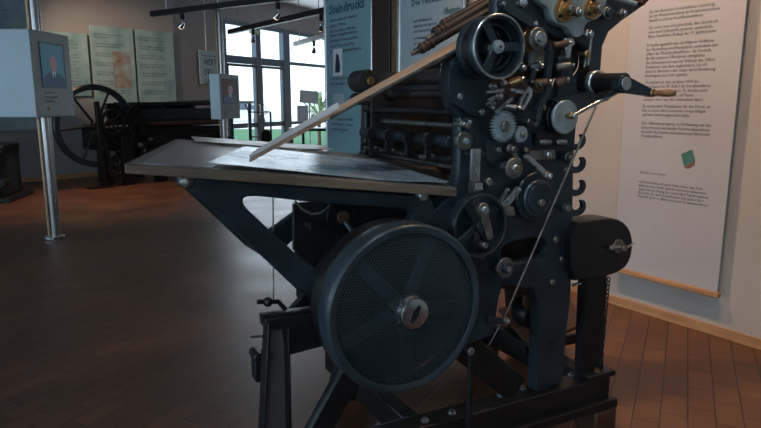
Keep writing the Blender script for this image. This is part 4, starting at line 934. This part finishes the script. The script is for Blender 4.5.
# ------------------------------------------------------------------ LIGHT
W = bpy.data.worlds.new('sky'); bpy.context.scene.world = W; W.use_nodes = True
bg = W.node_tree.nodes['Background']; bg.inputs['Color'].default_value = (0.80, 0.90, 1.0, 1); bg.inputs['Strength'].default_value = 2.6
def area(name, loc, aim, sx, sy, power, col):
    l = bpy.data.lights.new(name, 'AREA'); l.shape = 'RECTANGLE'; l.size = sx; l.size_y = sy; l.energy = power; l.color = col
    o = bpy.data.objects.new(name, l); C.objects.link(o); o.location = loc
    o.rotation_euler = (Vector(aim)-Vector(loc)).to_track_quat('-Z', 'Y').to_euler(); return o
def spot(name, loc, aim, power, col, ang=50, blend=.6, r=.06):
    l = bpy.data.lights.new(name, 'SPOT'); l.energy = power; l.color = col; l.spot_size = math.radians(ang); l.spot_blend = blend; l.shadow_soft_size = r
    o = bpy.data.objects.new(name, l); C.objects.link(o); o.location = loc; o.rotation_euler = (Vector(aim)-Vector(loc)).to_track_quat('-Z', 'Y').to_euler(); return o
COOL = (0.50, 0.76, 1.0); WARM = (1.0, 0.62, 0.36)
d = (LP-P5).normalized(); n_ = Vector((d.y, -d.x, 0))
for k in (2.7, 6.6): 
    c = P5+d*k+n_*.08+Vector((0, 0, 1.7)); area('cool_window_fill', c, c+n_, 3.0, 2.3, 85, COOL)  # added cool fill lamps at the unseen left-hand windows
area('cool_window_fill', (-6.2, -4.4, 1.7), (-6.2, 0, 1.7), 3.9, 2.3, 50, COOL)  # added cool fill from behind the viewer, left
area('cool_window_fill', (-.6, -4.4, 1.7), (-.6, 0, 1.7), 3.4, 2.3, 45, COOL)  # added cool fill across the front of the press
c = wp(WB, 4.2, -.1, 1.5); area('daylight_front', c, c-WB.y, 6.0, 2.6, 230, (0.75, 0.88, 1.0))
spot('wall_spot', wp(WR, -.5, -1.5, 3.3), wp(WR, -.1, 0, 1.0), 175, WARM, 95, 1)
spot('wall_spot', wp(WR, 1.0, -1.5, 3.3), wp(WR, .8, 0, 1.0), 125, WARM, 95, 1)
spot('wall_spot', (-5.0, 7.6, 3.2), wp(WL, 2.2, 0, 1.75), 420, (1, .74, .5), 44, 1)
spot('press_spot', (.3, .35, 3.3), (.5, 2.0, 1.2), 75, (.80, .90, 1.0), 44, .9)  # added cool lamp to bring up highlights on the steel parts
spot('floor_spot', (-4.0, 8.2, 3.2), (-3.6, 8.0, 0), 220, WARM, 70, 1)
spot('press_spot', (1.3, 1.9, 3.2), (.55, 2.1, 1.3), 60, WARM, 50, .9)
# ------------------------------------------------------------------ CAMERA
cd = bpy.data.cameras.new('camera'); cam = bpy.data.objects.new('camera', cd); C.objects.link(cam); bpy.context.scene.camera = cam
cd.sensor_width = 36; cd.lens = 36*FPX/761; cd.clip_start = .05; cam.location = (0, 0, H); cam.rotation_euler = (PI/2-PIT, 0, 0)
vs_ = bpy.context.scene.view_settings; vs_.view_transform = 'Standard'; vs_.look = 'None'; vs_.gamma = 1; vs_.use_curve_mapping = False; vs_.exposure = 0
